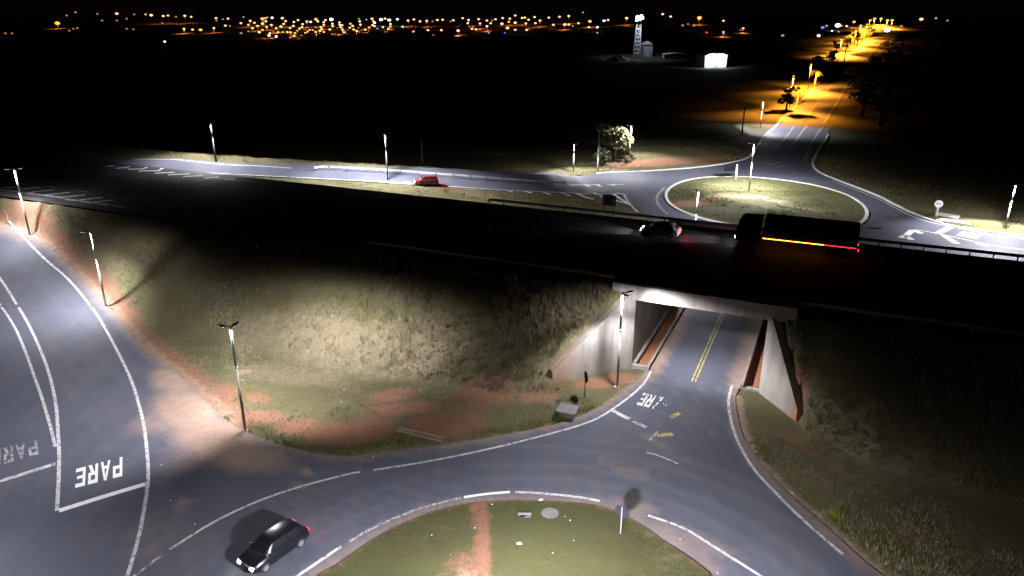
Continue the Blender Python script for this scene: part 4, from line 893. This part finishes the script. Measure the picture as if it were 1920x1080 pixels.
yg = lambda x, y: blob(x, y, [B(640, 575, 5.5, 1.5, -24, .95), B(740, 600, 4.5, 1.5, -24, .9), B(520, 835, 3.4, .9, -15), B(640, 852, 3.4, .5, -4), B(455, 745, .9, 1.8, 0, .9), B(760, 826, 3.5, .8, 8, .8), B(960, 800, 5, .9, 14, .6)])
def emb_keep(x, y):
    s, t = to_st(x, y); ok = (t < -.1) & off_road(x, y, [nr_d]); g = field(x, y) > .02
    wl = -6.1 + np.clip(t, -6.6, 0) * .952; wr = 6.1 - np.clip(t, -3.6, 0) * .85
    return ok & ~((s > wl - .25) & (s < wr + .25) & (t > -7.0) & (t < 0) & (np.abs(s) < 11)) & ~((np.abs(s) < 5.7) & (t > -1.5))
def emb_dens(x, y): return np.clip(1.0 - .98 * soilish(x, y), .03, 1)
grass('grass', 190000, (-78, 62, 30, 102), .22, .014, 5, lambda x, y: emb_keep(x, y) & (x > -.74 * y - 6) & (x < .74 * y + 6), surf, 'dry tufted grass over the near embankment and verges', emb_dens,
      [(.135, .122, .055), (.24, .215, .118), yg, (.24, .245, .035)])
def tall_dens(x, y):
    s, t = to_st(x, y); v = -t / 11
    return np.clip(sm((steep(x, y) - .35) / .3) * np.interp(s, [-45, -28, -14, -5, 5, 12, 40], [.05, .15, .8, 1, .6, .6, .5]), 0, 1)
grass('tall_grass', 60000, (-30, 50, 36, 80), .6, .022, 6, emb_keep, surf, 'taller brushy grass on the steep slopes beside the underpass', tall_dens, [(.12, .098, .055), (.21, .17, .105)])
grass('short_grass', 42000, (-13, 17, 24, 42), .07, .011, 5, lambda x, y: inside(isl, x, y), lambda x, y: isl_z(x, y) + .03, 'short mown grass on the near roundabout island',
      lambda x, y: np.clip(1 - 1.0 * isl_soil(x, y), .02, 1), [(.052, .058, .020), (.076, .070, .032), lambda x, y: blob(x, y, [B(1015, 950, 1.0, .45, 0, 1.), B(975, 948, 1.1, .35, 0, .8)]), (.10, .19, .02)])
grass('far_grass', 42000, (-60, 110, 86, 175), .22, .03, 4, lambda x, y: (to_st(x, y)[1] > HWW + .4) & off_road(x, y, [far_road, ramp_road]) & (x < .74 * y + 3), surf, 'rough grass on the verges beyond the highway', None, [(.11, .105, .04), (.16, .135, .06)])
grass('far_island_grass', 26000, (26, 59, 102, 142), .12, .025, 4, lambda x, y: (np.hypot((x - IC[0]) / IRX, (y - IC[1]) / IRY) < .96), lambda x, y: fi_z(x, y) + .07, 'grass on the far roundabout island', lambda x, y: np.clip(1 - fi([(1290, 385, 5, 3, 0, .9), (1400, 377, 7, 2.6, -10, .9), (1450, 385, 6, 2.2, -35, .8), (1340, 350, 8, 1.2, -40, .6)])(x, y), .05, 1), [(.075, .095, .028), (.115, .12, .042)])
lowg = lambda x, y: blob(x, y, [B(520, 836, 3.6, .8, -15), B(640, 853, 3.6, .5, -4), B(455, 745, .9, 1.8, 0, .9), B(425, 785, 1.2, .8, 0, .8), B(760, 828, 3.6, .8, 8, .9), B(960, 802, 5, .8, 14, .7), B(1100, 768, 2, .8, 20, .8), B(640, 574, 5.5, 1.3, -24, .75), B(740, 598, 4.5, 1.3, -24, .7), B(265, 640, 1., 2.4, -45, .5), B(1640, 1010, 4, .7, -40, .8), B(1420, 850, 1.4, 2.4, 0, .5)])
grass('green_grass', 120000, (-36, 34, 32, 76), .2, .016, 5, lambda x, y: emb_keep(x, y) & (lowg(x, y) > .3), surf, 'fresh green grass along the soil edge and in a band across the slope', lambda x, y: np.clip(lowg(x, y), 0, 1) * .8, [(.085, .115, .022), (.13, .15, .032)])
# clods and pebbles on the bare soil
def clods(n, box, keep, zf, sz, cols, name, label):
    x, y = scatter(n, *box); k = keep(x, y); x, y = x[k], y[k]; z = zf(x, y); n = len(x); s_ = sz * RNG.uniform(.35, 1., n) ** 2 + .012
    o_ = np.array([(1, 0, 0), (0, 1, 0), (-1, 0, 0), (0, -1, 0), (0, 0, .8), (0, 0, -.5)]); f_ = np.array([(0, 1, 4), (1, 2, 4), (2, 3, 4), (3, 0, 4), (1, 0, 5), (2, 1, 5), (3, 2, 5), (0, 3, 5)])
    v = o_[None] * RNG.uniform(.5, 1.2, (n, 6, 1)) * s_[:, None, None]; a = RNG.uniform(0, 6.28, n); ca, sa = np.cos(a)[:, None], np.sin(a)[:, None]
    v = np.stack([v[..., 0] * ca - v[..., 1] * sa + x[:, None], v[..., 0] * sa + v[..., 1] * ca + y[:, None], v[..., 2] + z[:, None]], -1).reshape(-1, 3)
    f = (f_[None] + (np.arange(n) * 6)[:, None, None]).reshape(-1, 3); c = np.array(cols)[RNG.integers(0, len(cols), n)] * RNG.uniform(.6, 1.3, (n, 1))
    tag(link(bpy.data.objects.new(name, quick_mesh(name, v, f, M_LEAF, np.repeat(c, 6, 0)))), label, 'soil', kind='stuff')
clods(17000, (-34, 14, 42, 66), lambda x, y: emb_keep(x, y) & (soilish(x, y) > .45), surf, .085, [(.27, .13, .082), (.20, .095, .058), (.30, .19, .13)], 'soil_clods', 'loose red clods on the bare soil at the slope foot')
clods(14000, (-30, 0, 36, 56), lambda x, y: inside(near_road, x, y) & (near_dirt(x, y) > .45), lambda x, y: field(x, y) + RZ, .035, [(.34, .25, .19), (.24, .17, .13), (.4, .36, .32)], 'road_grit', 'sandy grit washed on to the asphalt at the junction')
# a bright weed at the drain box and one on the right verge
def weed(px, py, r, n, label, col=(.09, .16, .02)):
    b = hit(px, py); v, t, ti = blades(RNG.normal(0, r * .5, n), RNG.normal(0, r * .5, n), np.zeros(n), np.full(n, .35), np.full(n, .03), np.tile(np.array(col), (n, 1)), 5, .9)
    o = bpy.data.objects.new('weed', quick_mesh('weed', v, t, M_LEAF, ti)); o.location = (b.x, b.y, b.z - .02); link(o); tag(o, label, 'weed', 'bright green weeds')
weed(1048, 788, .22, 40, 'small bright green weed at the corner of the drain box')
weed(1568, 967, .2, 30, 'bright yellow-green weed on the right verge', (.2, .24, .02))
#@@FAR
# ------------------------------------------------------------------ trees
def leaf_cloud(n, centers, size, cols, flat=.6):
    """n leaf quads spread through a set of (centre, radius) clumps"""
    ci = RNG.integers(0, len(centers), n); C_ = np.array([c[0] for c in centers])[ci]; r = np.array([c[1] for c in centers])[ci]
    d = RNG.normal(size=(n, 3)); d /= np.linalg.norm(d, axis=1)[:, None]; p = C_ + d * (r * RNG.uniform(.45, 1, n) ** .5)[:, None] * np.array([1, 1, flat])
    u = RNG.normal(size=(n, 3)); u /= np.linalg.norm(u, axis=1)[:, None]; w = np.cross(u, RNG.normal(size=(n, 3))); w /= np.linalg.norm(w, axis=1)[:, None]
    s = size * RNG.uniform(.5, 1.3, (n, 1)); v = np.stack([p - u * s, p + w * s * .45, p + u * s, p - w * s * .45], 1).reshape(-1, 3)
    c = np.array(cols)[RNG.integers(0, len(cols), n)] * RNG.uniform(.6, 1.3, (n, 1)); return v, np.arange(n * 4).reshape(-1, 4), np.repeat(c, 4, 0)
def tree(base, h, w, label, cols, n=1600, leaf=.35, group='trees', nclump=18, name='tree'):
    root = tag(empty(name, base), label, 'tree', group); cl = []
    for k in range(nclump):
        a = random.uniform(0, 6.28); r = w * random.uniform(.1, .75); cl.append(((math.cos(a) * r, math.sin(a) * r, h * random.uniform(.3, .92)), w * random.uniform(.24, .5)))
    mb = MB().tube([(0, 0, -.4), (.05, .03, h * .25), (-.04, .06, h * .5), (.05, 0, h * .75)], [w * .1 + .05, w * .075 + .03, w * .05 + .02, .03], 9)
    for c, r in cl[:8]: mb.tube([(0, 0, h * random.uniform(.2, .45)), (c[0] * .5, c[1] * .5, c[2] * .8), c], [w * .04 + .02, .03, .012], 6)
    mb.build('trunk', M_BARK, root, True); v, f, t = leaf_cloud(n, cl, leaf, cols)
    link(bpy.data.objects.new('crown', quick_mesh('crown', v, f, M_LEAF, t, k=4)), root); return root
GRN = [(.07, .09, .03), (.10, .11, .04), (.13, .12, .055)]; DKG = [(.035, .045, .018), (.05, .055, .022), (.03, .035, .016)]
b = hit(1152, 299); tree(b, 7.2, 4.2, 'sprawling leafy tree lit by the lamp behind the far kerb', [(.12, .125, .05), (.16, .14, .07), (.09, .11, .04)], 2600, .36, 'roadside trees', 18)
for px, py, h, w, lab in ((1128, 310, 4, 2, 'pale bush at the left side of the far utility pole'),):
    tree(hit(px, py), h, w, lab, [(.09, .12, .05), (.12, .14, .07)], 800, .3, 'roadside trees', 8, 'bush')
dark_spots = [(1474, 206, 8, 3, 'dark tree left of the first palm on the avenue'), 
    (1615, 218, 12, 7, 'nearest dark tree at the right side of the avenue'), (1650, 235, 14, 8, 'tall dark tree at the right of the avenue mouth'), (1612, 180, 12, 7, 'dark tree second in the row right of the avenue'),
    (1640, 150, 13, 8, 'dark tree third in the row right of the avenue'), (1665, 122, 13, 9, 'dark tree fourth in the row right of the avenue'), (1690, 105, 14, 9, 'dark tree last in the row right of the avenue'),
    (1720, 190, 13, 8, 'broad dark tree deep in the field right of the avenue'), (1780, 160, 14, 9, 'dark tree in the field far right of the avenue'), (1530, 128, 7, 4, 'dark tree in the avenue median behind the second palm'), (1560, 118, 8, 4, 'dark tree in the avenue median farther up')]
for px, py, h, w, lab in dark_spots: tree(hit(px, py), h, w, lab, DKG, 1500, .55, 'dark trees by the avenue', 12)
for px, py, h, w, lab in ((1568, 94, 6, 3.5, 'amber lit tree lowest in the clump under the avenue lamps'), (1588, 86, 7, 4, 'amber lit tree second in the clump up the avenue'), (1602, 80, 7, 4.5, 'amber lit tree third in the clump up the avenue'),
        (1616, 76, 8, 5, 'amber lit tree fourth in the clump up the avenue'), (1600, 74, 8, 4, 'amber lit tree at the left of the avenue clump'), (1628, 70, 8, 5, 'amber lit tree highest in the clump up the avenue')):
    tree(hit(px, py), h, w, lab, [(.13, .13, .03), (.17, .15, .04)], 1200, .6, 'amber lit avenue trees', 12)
def palm(base, h, label):
    root = tag(empty('palm_tree', base), label, 'palm tree', 'avenue palms')
    MB().tube([(0, 0, -.3), (.05, 0, h * .3), (.12, .05, h * .7), (.1, .1, h)], [.42, .34, .3, .26], 10).build('trunk', mat('palm_bark', (.20, .16, .11), .9, noise=(3, .6, (.11, .085, .06)), bump=.4), root, True)
    for k in range(18):
        a = k * 2.4; el = random.uniform(-.15, 1.0); L = random.uniform(2.6, 3.5); vs = []; fs = []; pr = None; w = MB()
        for j in range(9):
            u = j / 8; r = L * u * math.cos(el * .6); z = h + L * u * math.sin(el) - 2.1 * u * u; p = Vector((.1 + math.cos(a) * r, .1 + math.sin(a) * r, z)); sd = Vector((-math.sin(a), math.cos(a), 0))
            if pr is not None:
                for sg in (-1, 1):
                    for q in (0, .5):
                        c = pr.lerp(p, q); ln = .85 * math.sin(math.pi * min(1, .15 + u * .8)); tip = c + sd * sg * ln * .8 + (p - pr).normalized() * ln * .5 - Vector((0, 0, ln * .45)); e = (p - pr) * .22
                        w.add([c - e, c + e, tip], [(0, 1, 2)])
            pr = p
        o = w.build('frond', M_LEAF, root); a_ = o.data.attributes.new('tint', 'FLOAT_COLOR', 'POINT'); a_.data.foreach_set('color', np.tile(np.array([.2, .2, .05, 1], np.float32), len(o.data.vertices)))
palm(hit(1494, 196), 5.9, 'nearest palm on the amber avenue, left of the other'); palm(hit(1527, 162), 6.4, 'taller palm on the amber avenue, behind the nearest one')
palm(hit(1582, 118), 9, 'palm farther up the avenue median below the twin amber lamps'); palm(hit(1604, 100), 9, 'farthest palm up the avenue median')
# ------------------------------------------------------------------ amber avenue lamps and town lights
def glow(name, col, s): return mat(name, (.3, .3, .3), .5, emit=col, estr=s, sampling='NONE')
G = {'a': glow('sodium_glow', (1, .50, .20), 2.4), 'y': glow('golden_glow', (1, .42, .06), 2.0), 'w': glow('white_glow', (.93, .95, 1), 5), 'd': glow('dim_amber_glow', (1, .42, .14), .55), 'g': glow('dim_white_glow', (.85, .88, 1), .45), 'b': glow('blue_glow', (.12, .2, 1), 1.6), 'r': glow('red_glow', (1, .12, .03), 1.)}
GN = {'a': 'amber', 'y': 'golden', 'w': 'white', 'd': 'faint amber', 'g': 'faint white', 'b': 'blue', 'r': 'reddish'}
M_TP = mat('town_lamp_pole', (.05, .05, .05), .8); HEADS = {}
def lamp_mesh(c, hp, hr):
    key = (c, round(hp), round(hr, 1))
    if key not in HEADS:
        hp, hr = key[1], key[2]; mb = MB().tube([(0, 0, -1), (0, 0, hp - hr * .6)], [.14, .09], 6, 0)
        rings = [[(math.cos(q) * hr * r, math.sin(q) * hr * r, hp + z * hr) for q in np.linspace(0, 2 * math.pi, 13)[:-1]] for r, z in ((.35, -.62), (.8, -.4), (1, 0), (.8, .4), (.35, .62))]
        mb.loft(rings, 1); HEADS[key] = mb.mesh('street_light', [M_TP, G[c]], True)
    return HEADS[key]
def town_lamp(px, py, c, size, D=None, label=None, group=None, light=0, col=SODIUM):
    D = D or float(np.interp(py, [22, 80], [930, 520])); p = at_y(px, py, D); g = fz(p.x, p.y); hp = max(3.5, p.z - g)
    o = bpy.data.objects.new('street_light', lamp_mesh(c, hp, max(.3, size * D / FOC))); o.location = (p.x, p.y, p.z - round(hp)); link(o)
    if p.z - round(hp) > g - .4: o.location.z = p.z - round(hp)
    wh = 'in the scattered string at the far left' if px < 440 else 'in the left half of the dense town cluster' if px < 590 else 'in the right half of the dense town cluster' if px < 740 else 'in the string right of the dense cluster' if px < 960 else 'in the string left of the floodlight tower' if px < 1190 else 'in the dark between the tower and the avenue' if px < 1480 else 'beside the head of the amber avenue'
    if px < 1190: wh += ', upper rows' if py < (36 if px < 440 else 43) else ', lower rows'
    tag(o, label or '%s town light %s' % (GN[c], wh), 'street light', group or '%s town lights' % GN[c])
    if light:
        ld = bpy.data.lights.new('lamp_light', 'POINT'); ld.energy = light * PW * (5. if D < 400 else 2.5 if D < 900 and col == SODIUM else 1.9); ld.color = col; batwing(ld, 1.9, 62, 80, .18, 0., along=True); ld.shadow_soft_size = .5
        lo = bpy.data.objects.new('lamp_light', ld); lo.location = (0, 0, round(hp) - max(.3, size * D / FOC) - .3); lo.rotation_euler = (0, 0, R(-25)); link(lo, o)
    return o
S = 2.15
T1 = [(107, 77, 'g'), (75, 150), (187, 122), (165, 170, 'y'), (237, 145), (333, 97, 'y', 1.5), (370, 90, 'y'), (393, 80, 'g'), (450, 85, 'w'), (335, 155, 'a', 1.2), (374, 128), (275, 183), (215, 212), (383, 195), (440, 172), (333, 231, 'y'), (295, 258, 'a', 1.2), (423, 270), (413, 297, 'w'), (498, 310, 'w'), (498, 210), (555, 190, 'a', 1.2), (587, 158), (611, 125), (572, 90, 'a', 1.2), (665, 207), (703, 183), (710, 136), (760, 113), (815, 162), (808, 197), (778, 215), (747, 245), (725, 268, 'y'), (632, 258), (670, 260), (578, 260, 'y'), (521, 260), (558, 282, 'd'), (713, 301), (800, 295, 'd'), (850, 270), (877, 252), (900, 233), (935, 237), (921, 210), (962, 198, 'd'), (866, 130), (912, 135, 'w'), (975, 103, 'y', 1.4), (997, 128), (1068, 138), (1090, 113), (1070, 168), (1035, 196), (1043, 220), (1023, 242), (973, 256), (1070, 256, 'y'), (1160, 105, 'w', 1.6), (1173, 157), (1176, 186), (1142, 225), (1257, 142), (1262, 170), (1288, 174), (1272, 197), (1238, 213), (1292, 227), (1315, 260), (1388, 157, 'y'), (1415, 183), (1382, 204), (1428, 226), (1465, 243, 'a'), (1492, 254, 'd'), (1500, 128), (1509, 167), (1485, 205, 'd'), (1567, 227), (1613, 201, 'y'), (1645, 97), (1665, 128), (1680, 145, 'w'), (1655, 173), (1678, 184), (1757, 107, 'w', 1.5), (1805, 95), (1858, 113, 'w', 1.2), (1870, 160), (1868, 190, 'y'), (1845, 217), (1778, 197), (1713, 215, 'g'), (75, 270, 'g'), (165, 248, 'd'), (460, 255, 'd'), (390, 222, 'd'), (1490, 97, 'g'), (1580, 108, 'g'), (1250, 295, 'd')]
T2 = [(215, 87, 'y', 1.9), (438, 51, 'a', 1.2), (383, 77, 'd'), (503, 54, 'd'), (546, 54, 'a', .7), (567, 57, 'a', 1.3), (612, 60), (630, 58, 'y'), (660, 63, 'd'), (693, 59), (717, 63, 'a', .9), (608, 86, 'd'), (690, 108), (722, 111), (752, 112, 'y', 1.4), (802, 105), (810, 68), (812, 77, 'd'), (836, 72, 'd'), (855, 70), (845, 96), (862, 97, 'd'), (618, 156, 'w', .8), (250, 58, 'd'), (365, 52, 'd'), (283, 46, 'g'), (905, 124, 'g'), (438, 77, 'd'), (475, 70, 'd'), (475, 108, 'd'), (500, 110, 'd'), (275, 108, 'd'), (260, 115, 'd'), (290, 105, 'd'), (45, 125, 'd'), (20, 125, 'd'),
      (1490, 72, 'w'), (1458, 75, 'w'), (1396, 70), (1530, 77), (1552, 73), (1575, 80), (1600, 78), (1640, 75), (1660, 74), (1622, 80, 'd'), (1700, 76), (1735, 68), (1757, 75), (1795, 72), (1826, 77), (1845, 77, 'd'), (1858, 72), (1885, 68), (1912, 70), (1908, 82, 'y'), (1754, 87), (1800, 88), (1840, 87), (1882, 89, 'a', 1.3), (1826, 98), (1785, 110), (1770, 108), (1718, 115, 'a', 1.3), (1903, 105, 'a', 1.3), (1655, 113), (1604, 114, 'a', 1.2), (1550, 118, 'y'), (1510, 100), (1833, 123, 'g'), (1893, 123, 'b', .7), (1775, 100, 'd'), (1690, 80, 'd')]
T3 = [(12, 58), (48, 66), (38, 67), (62, 74), (85, 64), (105, 77), (138, 66), (178, 63), (213, 60), (12, 85, 'a', 1.2), (55, 112), (52, 88), (88, 87), (155, 93), (198, 92, 'a', 1.3), (213, 92), (249, 87), (292, 80, 'y', 1.4), (345, 78, 'w'), (360, 75), (430, 68, 'a', 1.2), (320, 102, 'w'), (288, 102), (320, 123, 'g'), (12, 112, 'a'), (228, 98, 'd'), (266, 47, 'g'), (565, 53, 'a', 1.1), (595, 62), (703, 67, 'y', 1.9), (683, 95, 'd', 1.5), (793, 78), (793, 120, 'y'), (793, 127, 'b', .8), (730, 122, 'r'), (867, 106), (857, 112, 'r', .8), (660, 90, 'd'), (640, 95, 'd', 1.3), (1015, 133, 'g', 1.5), (1165, 103, 'b', 1.4), (1222, 95, 'w', 2.2), (1150, 134, 'w', 1.3), (1180, 97, 'g', 1.3), (1200, 116, 'w', .7), (1225, 119, 'g'), (1237, 97, 'g'), (1283, 82, 'y', 1.2), (1255, 98, 'a'), (1272, 104, 'd'), (1460, 98, 'd', 1.4), (1440, 105, 'd', 1.3), (1535, 72, 'a', 1.5), (1590, 68, 'g', 1.2), (1633, 77, 'g', 1.), (1407, 113, 'w', 2.2)]
k_ = 0
for T, fx, fy in ((T1, lambda x: 440 + x / 6.4, lambda y: 20 + y / 6.4), (T2, lambda x: x / 2, lambda y: y / 2), (T3, lambda x: 960 + x / 2, lambda y: y / 2)):
    for q in T:
        c = q[2] if len(q) > 2 else 'a'; z = q[3] if len(q) > 3 else 1.; k_ += 1; lab = None
        if q[:2] == (215, 87): lab = 'large golden light standing alone at the far left below the horizon'
        if q[:2] == (703, 67): lab = 'large golden light between the floodlit tower and the avenue'
        if q[:2] == (1222, 95): lab = 'big white floodlight just left of the amber avenue lamps'
        if q[:2] == (1407, 113): lab = 'big pinkish white light right of the amber avenue lamps'
        if q[:2] == (618, 156): lab = 'lone white light in the dark field below the left town lights'
        if q[:2] == (1535, 72): lab = 'single amber light at the right of the avenue on the horizon'
        town_lamp(fx(q[0]), fy(q[1]), c, S * z * (.85 if c in 'dg' else 1), label=lab, light=900 if (k_ % 3 == 0 and c in 'ay') else 0, col=(1, .25, .04))
for px, py, D, z, lt, lab in ((1488, 143, 252, 1.6, 6500, 'nearest amber avenue lamp beside the first palm'), (1521, 121, 318, 1.6, 8000, 'second amber avenue lamp above the taller palm'), (1578, 75, 500, 2.6, 30000, 'third amber avenue lamp, low and left of the cluster'), (1605, 58, 560, 2.8, 26000, 'big amber avenue lamp under the top row'), (1614, 48, 610, 2.2, 26000, 'amber avenue lamp left under the top row'),
        (1632, 38, 760, 2.4, 22000, 'first of the top row of amber lamps up the avenue'), (1640, 35, 800, 2.6, 20000, 'second of the top row of amber lamps up the avenue'), (1652, 35, 840, 2.4, 20000, 'third of the top row of amber lamps up the avenue'), (1664, 38, 800, 2.4, 20000, 'fourth of the top row of amber lamps up the avenue'), (1673, 38, 780, 2.4, 20000, 'rightmost of the top row of amber lamps up the avenue'), (1626, 46, 640, 2., 16000, 'amber avenue lamp in the middle below the top row')):
    town_lamp(px, py, 'y', z, D, lab, 'amber avenue lamps', lt)
# ------------------------------------------------------------------ houses of the town
M_HW = [mat('rendered_wall_%d' % k, c, .9, noise=(.6, .5, tuple(v * .7 for v in c))) for k, c in enumerate(((.45, .38, .32), (.5, .42, .3), (.38, .3, .26)))]; M_ROOF = mat('clay_roof', (.22, .09, .05), .9, noise=(.8, .7, (.13, .06, .04)))
M_WIN = mat('dark_pane', (.02, .02, .025), .2); M_DOORM = mat('house_door', (.09, .06, .04), .7)
def house(m):
    root = empty('house')
    MB().prism([(-4, -3.5, -1), (4, -3.5, -1), (4, -3.5, 3), (-4, -3.5, 3)], (0, 7, 0)).build('wall', m, root)
    MB().prism([(-4.6, -4.1, 3.02), (4.6, -4.1, 3.02), (0, -4.1, 4.9)], (0, 8.2, 0)).build('roof', M_ROOF, root)
    MB().box((-.5, -3.56, 0), (.5, -3.502, 2.1)).build('door', M_DOORM, root)
    for x in (-2.4, 2.4): MB().box((x - .7, -3.56, 1), (x + .7, -3.502, 2.1)).build('window', M_WIN, root)
    return root
protos = [house(m) for m in M_HW]; used = [False] * 3
SPOTS = [(520 + 38 * (k % 9) + 11 * (k // 9) + random.uniform(-9, 9), 72.5 - 6.5 * (k // 9) + random.uniform(-2, 1)) for k in range(36)] + [(760 + 55 * k, 60 - (k % 3) * 7) for k in range(8)] + [(1270, 58), (1300, 55), (1320, 60)]
for k, (px, py) in enumerate(SPOTS):
    D = float(np.interp(py, [30, 80], [880, 520])); d = ray(px, py); x = d.x * D / d.y; j = k % 3
    o = copy_tree(protos[j]) if used[j] else protos[j]; used[j] = True
    o.location = (x, D, fz(x, D)); o.rotation_euler = (0, 0, random.uniform(-.5, .5))
    tag(o, 'dim low house with a clay roof %s' % (('in the %s row of the dense town cluster' % ('first', 'second', 'third', 'fourth')[k // 9]) if k < 36 else 'right of the dense town cluster' if k < 44 else 'right of the floodlight tower'), 'house', 'houses of the far town')
# ------------------------------------------------------------------ floodlit tower, white building, heaps
b = hit(1194, 107); tw = tag(empty('floodlight_tower', b), 'lattice tower with glaring white floodlights on top', 'tower'); d = ray(1197, 40); TH = CAMZ + d.z * b.y / d.y - b.z
hw_ = lambda z: 2.2 - 1.1 * z / TH
for sx, sy in ((-1, -1), (1, -1), (1, 1), (-1, 1)): MB().tube([(sx * hw_(0), sy * hw_(0), -.5), (sx * hw_(TH), sy * hw_(TH), TH)], .16, 6).build('leg', M_STEEL, tw)
NR = 9
for k in range(1, NR + 1):
    z = TH * k / NR; w = hw_(z); mb = MB()
    for a, c in (((-w, -w), (w, -w)), ((w, -w), (w, w)), ((w, w), (-w, w)), ((-w, w), (-w, -w))): mb.tube([(*a, z), (*c, z)], .14, 6)
    mb.build('ring', M_STEEL, tw); z0 = TH * (k - 1) / NR; w0 = hw_(z0); mb = MB()
    for s1, s2 in (((-1, -1), (1, -1)), ((1, -1), (1, 1)), ((1, 1), (-1, 1)), ((-1, 1), (-1, -1))): mb.tube([(s1[0] * w0, s1[1] * w0, z0), (s2[0] * w, s2[1] * w, z)], .08, 5)
    mb.build('brace', M_STEEL, tw)
MB().box((-2.2, -2.2, TH), (2.2, 2.2, TH + .25)).build('platform', M_STEEL, tw)
M_FL = mat('floodlight_lens', (.8, .8, .8), .3, emit=(.82, .88, 1), estr=14)
for x, y, z in ((-1.7, -2.3, .2), (0, -2.4, .5), (1.7, -2.3, 1.2), (1.2, -1, 2.2), (-1.2, -1, 1.8)):
    h_ = MB().box((x - .8, y, TH + z), (x + .8, y + .6, TH + z + 1.5)).build('floodlight', M_DARKM, tw); MB().box((x - .75, y - .06, TH + z + .05), (x + .75, y - .01, TH + z + 1.45)).build('lens', M_FL, h_)
for sx in (-1, 1):
    ld = bpy.data.lights.new('floodlight_beam', 'SPOT'); ld.energy = 3500 * PW; ld.color = (.8, .87, 1); ld.spot_size = R(120); ld.spot_blend = .6; ld.shadow_soft_size = .5
    lo = bpy.data.objects.new('floodlight_beam', ld); lo.location = (sx * 4, -3.5, TH + 1); lo.rotation_euler = (0, 0, 0); link(lo, tw)
M_WB = mat('white_render', (.7, .71, .72), .8, noise=(.5, .4, (.55, .56, .58)))
def shed(px, wpx, hpx, depth, rz, label, wall, roof, flood=0, name='warehouse'):
    b = hit(*px); sc_ = b.y * 1.02 / FOC; w, h = wpx * sc_, hpx * sc_
    root = tag(empty(name, b, rz), label, name)
    MB().prism([(-w / 2, 0, -1), (w / 2, 0, -1), (w / 2, 0, h * .82), (w * .1, 0, h), (-w * .1, 0, h), (-w / 2, 0, h * .82)], (0, depth, 0)).build('wall', wall, root)
    MB().prism([(-w * .54, -.4, h * .82), (w * .54, -.4, h * .82), (w * .1, -.4, h + .35), (-w * .1, -.4, h + .35)], (0, depth + .8, 0)).build('roof', roof, root)
    MB().box((-w * .12, -.05, 0), (w * .12, -.005, h * .45)).build('roller_door', mat('roller_door', (.42, .43, .45), .5), root)
    if flood:
        q = MB().tube([(0, -7, -.3), (0, -7, 5)], .1, 8).build('flood_post', M_STEEL, root)
        for x in (-w * .25, w * .25):
            hd = MB().box((x - .3, -2.2, h * .9), (x + .3, -1.8, h * .9 + .3)).build('flood_lamp', M_DARKM, root)
            MB().box((x - .05, -2.0, h * .88), (x + .05, 0, h * .9)).build('bracket', M_DARKM, root)
            ld = bpy.data.lights.new('flood_beam', 'SPOT'); ld.energy = flood * PW; ld.color = (.85, .9, 1); ld.spot_size = R(160); ld.spot_blend = .4; ld.shadow_soft_size = .2
            lo = bpy.data.objects.new('flood_beam', ld); lo.location = (x, -2.3, h * .9); lo.rotation_euler = (R(38), 0, 0); link(lo, root)
    return root
shed((1341, 127), 40, 25, 14, R(8), 'floodlit white building glaring in the dark field', M_WB, mat('grey_sheet_roof', (.3, .3, .31), .6), 2600)
shed((1268, 110), 42, 8, 12, R(-5), 'long dim low building between the tower and the floodlit one', mat('dim_wall', (.25, .25, .26), .9), MATS['grey_sheet_roof'], 0)
shed((1412, 107), 22, 9, 10, R(10), 'small dim roofed building right of the floodlit one', MATS['dim_wall'], MATS['grey_sheet_roof'], 0)
shed((1214, 106), 17, 24, 8, 0, 'tall narrow dim building behind the floodlight tower', MATS['dim_wall'], MATS['grey_sheet_roof'], 0)
def heap(px, w, h, label):
    b = hit(*px); vs = [(0, 0, h)]; fs = []; n = 18; rows = 5
    for r in range(1, rows + 1):
        for k in range(n): a = 6.283 * k / n; u = r / rows; vs.append((math.cos(a) * w * u * random.uniform(.9, 1.1), math.sin(a) * w * .6 * u * random.uniform(.9, 1.1), h * (1 - u) ** 1.1 * random.uniform(.85, 1.1) - (.3 if r == rows else 0)))
    for k in range(n): fs.append((0, 1 + k, 1 + (k + 1) % n))
    for r in range(rows - 1):
        for k in range(n): a = 1 + r * n + k; c = 1 + r * n + (k + 1) % n; fs.append((a, a + n, c + n, c))
    o = MB().add(vs, fs).build('gravel_heap', mat('gravel', (.35, .35, .36), .95, noise=(2, .8, (.2, .2, .21)), bump=.5)); o.location = b; tag(o, label, 'gravel heap')
heap((1157, 114), 9, 4.5, 'pale gravel heap left of the floodlight tower'); heap((1186, 115), 5, 1.6, 'low gravel heap right under the floodlight tower')
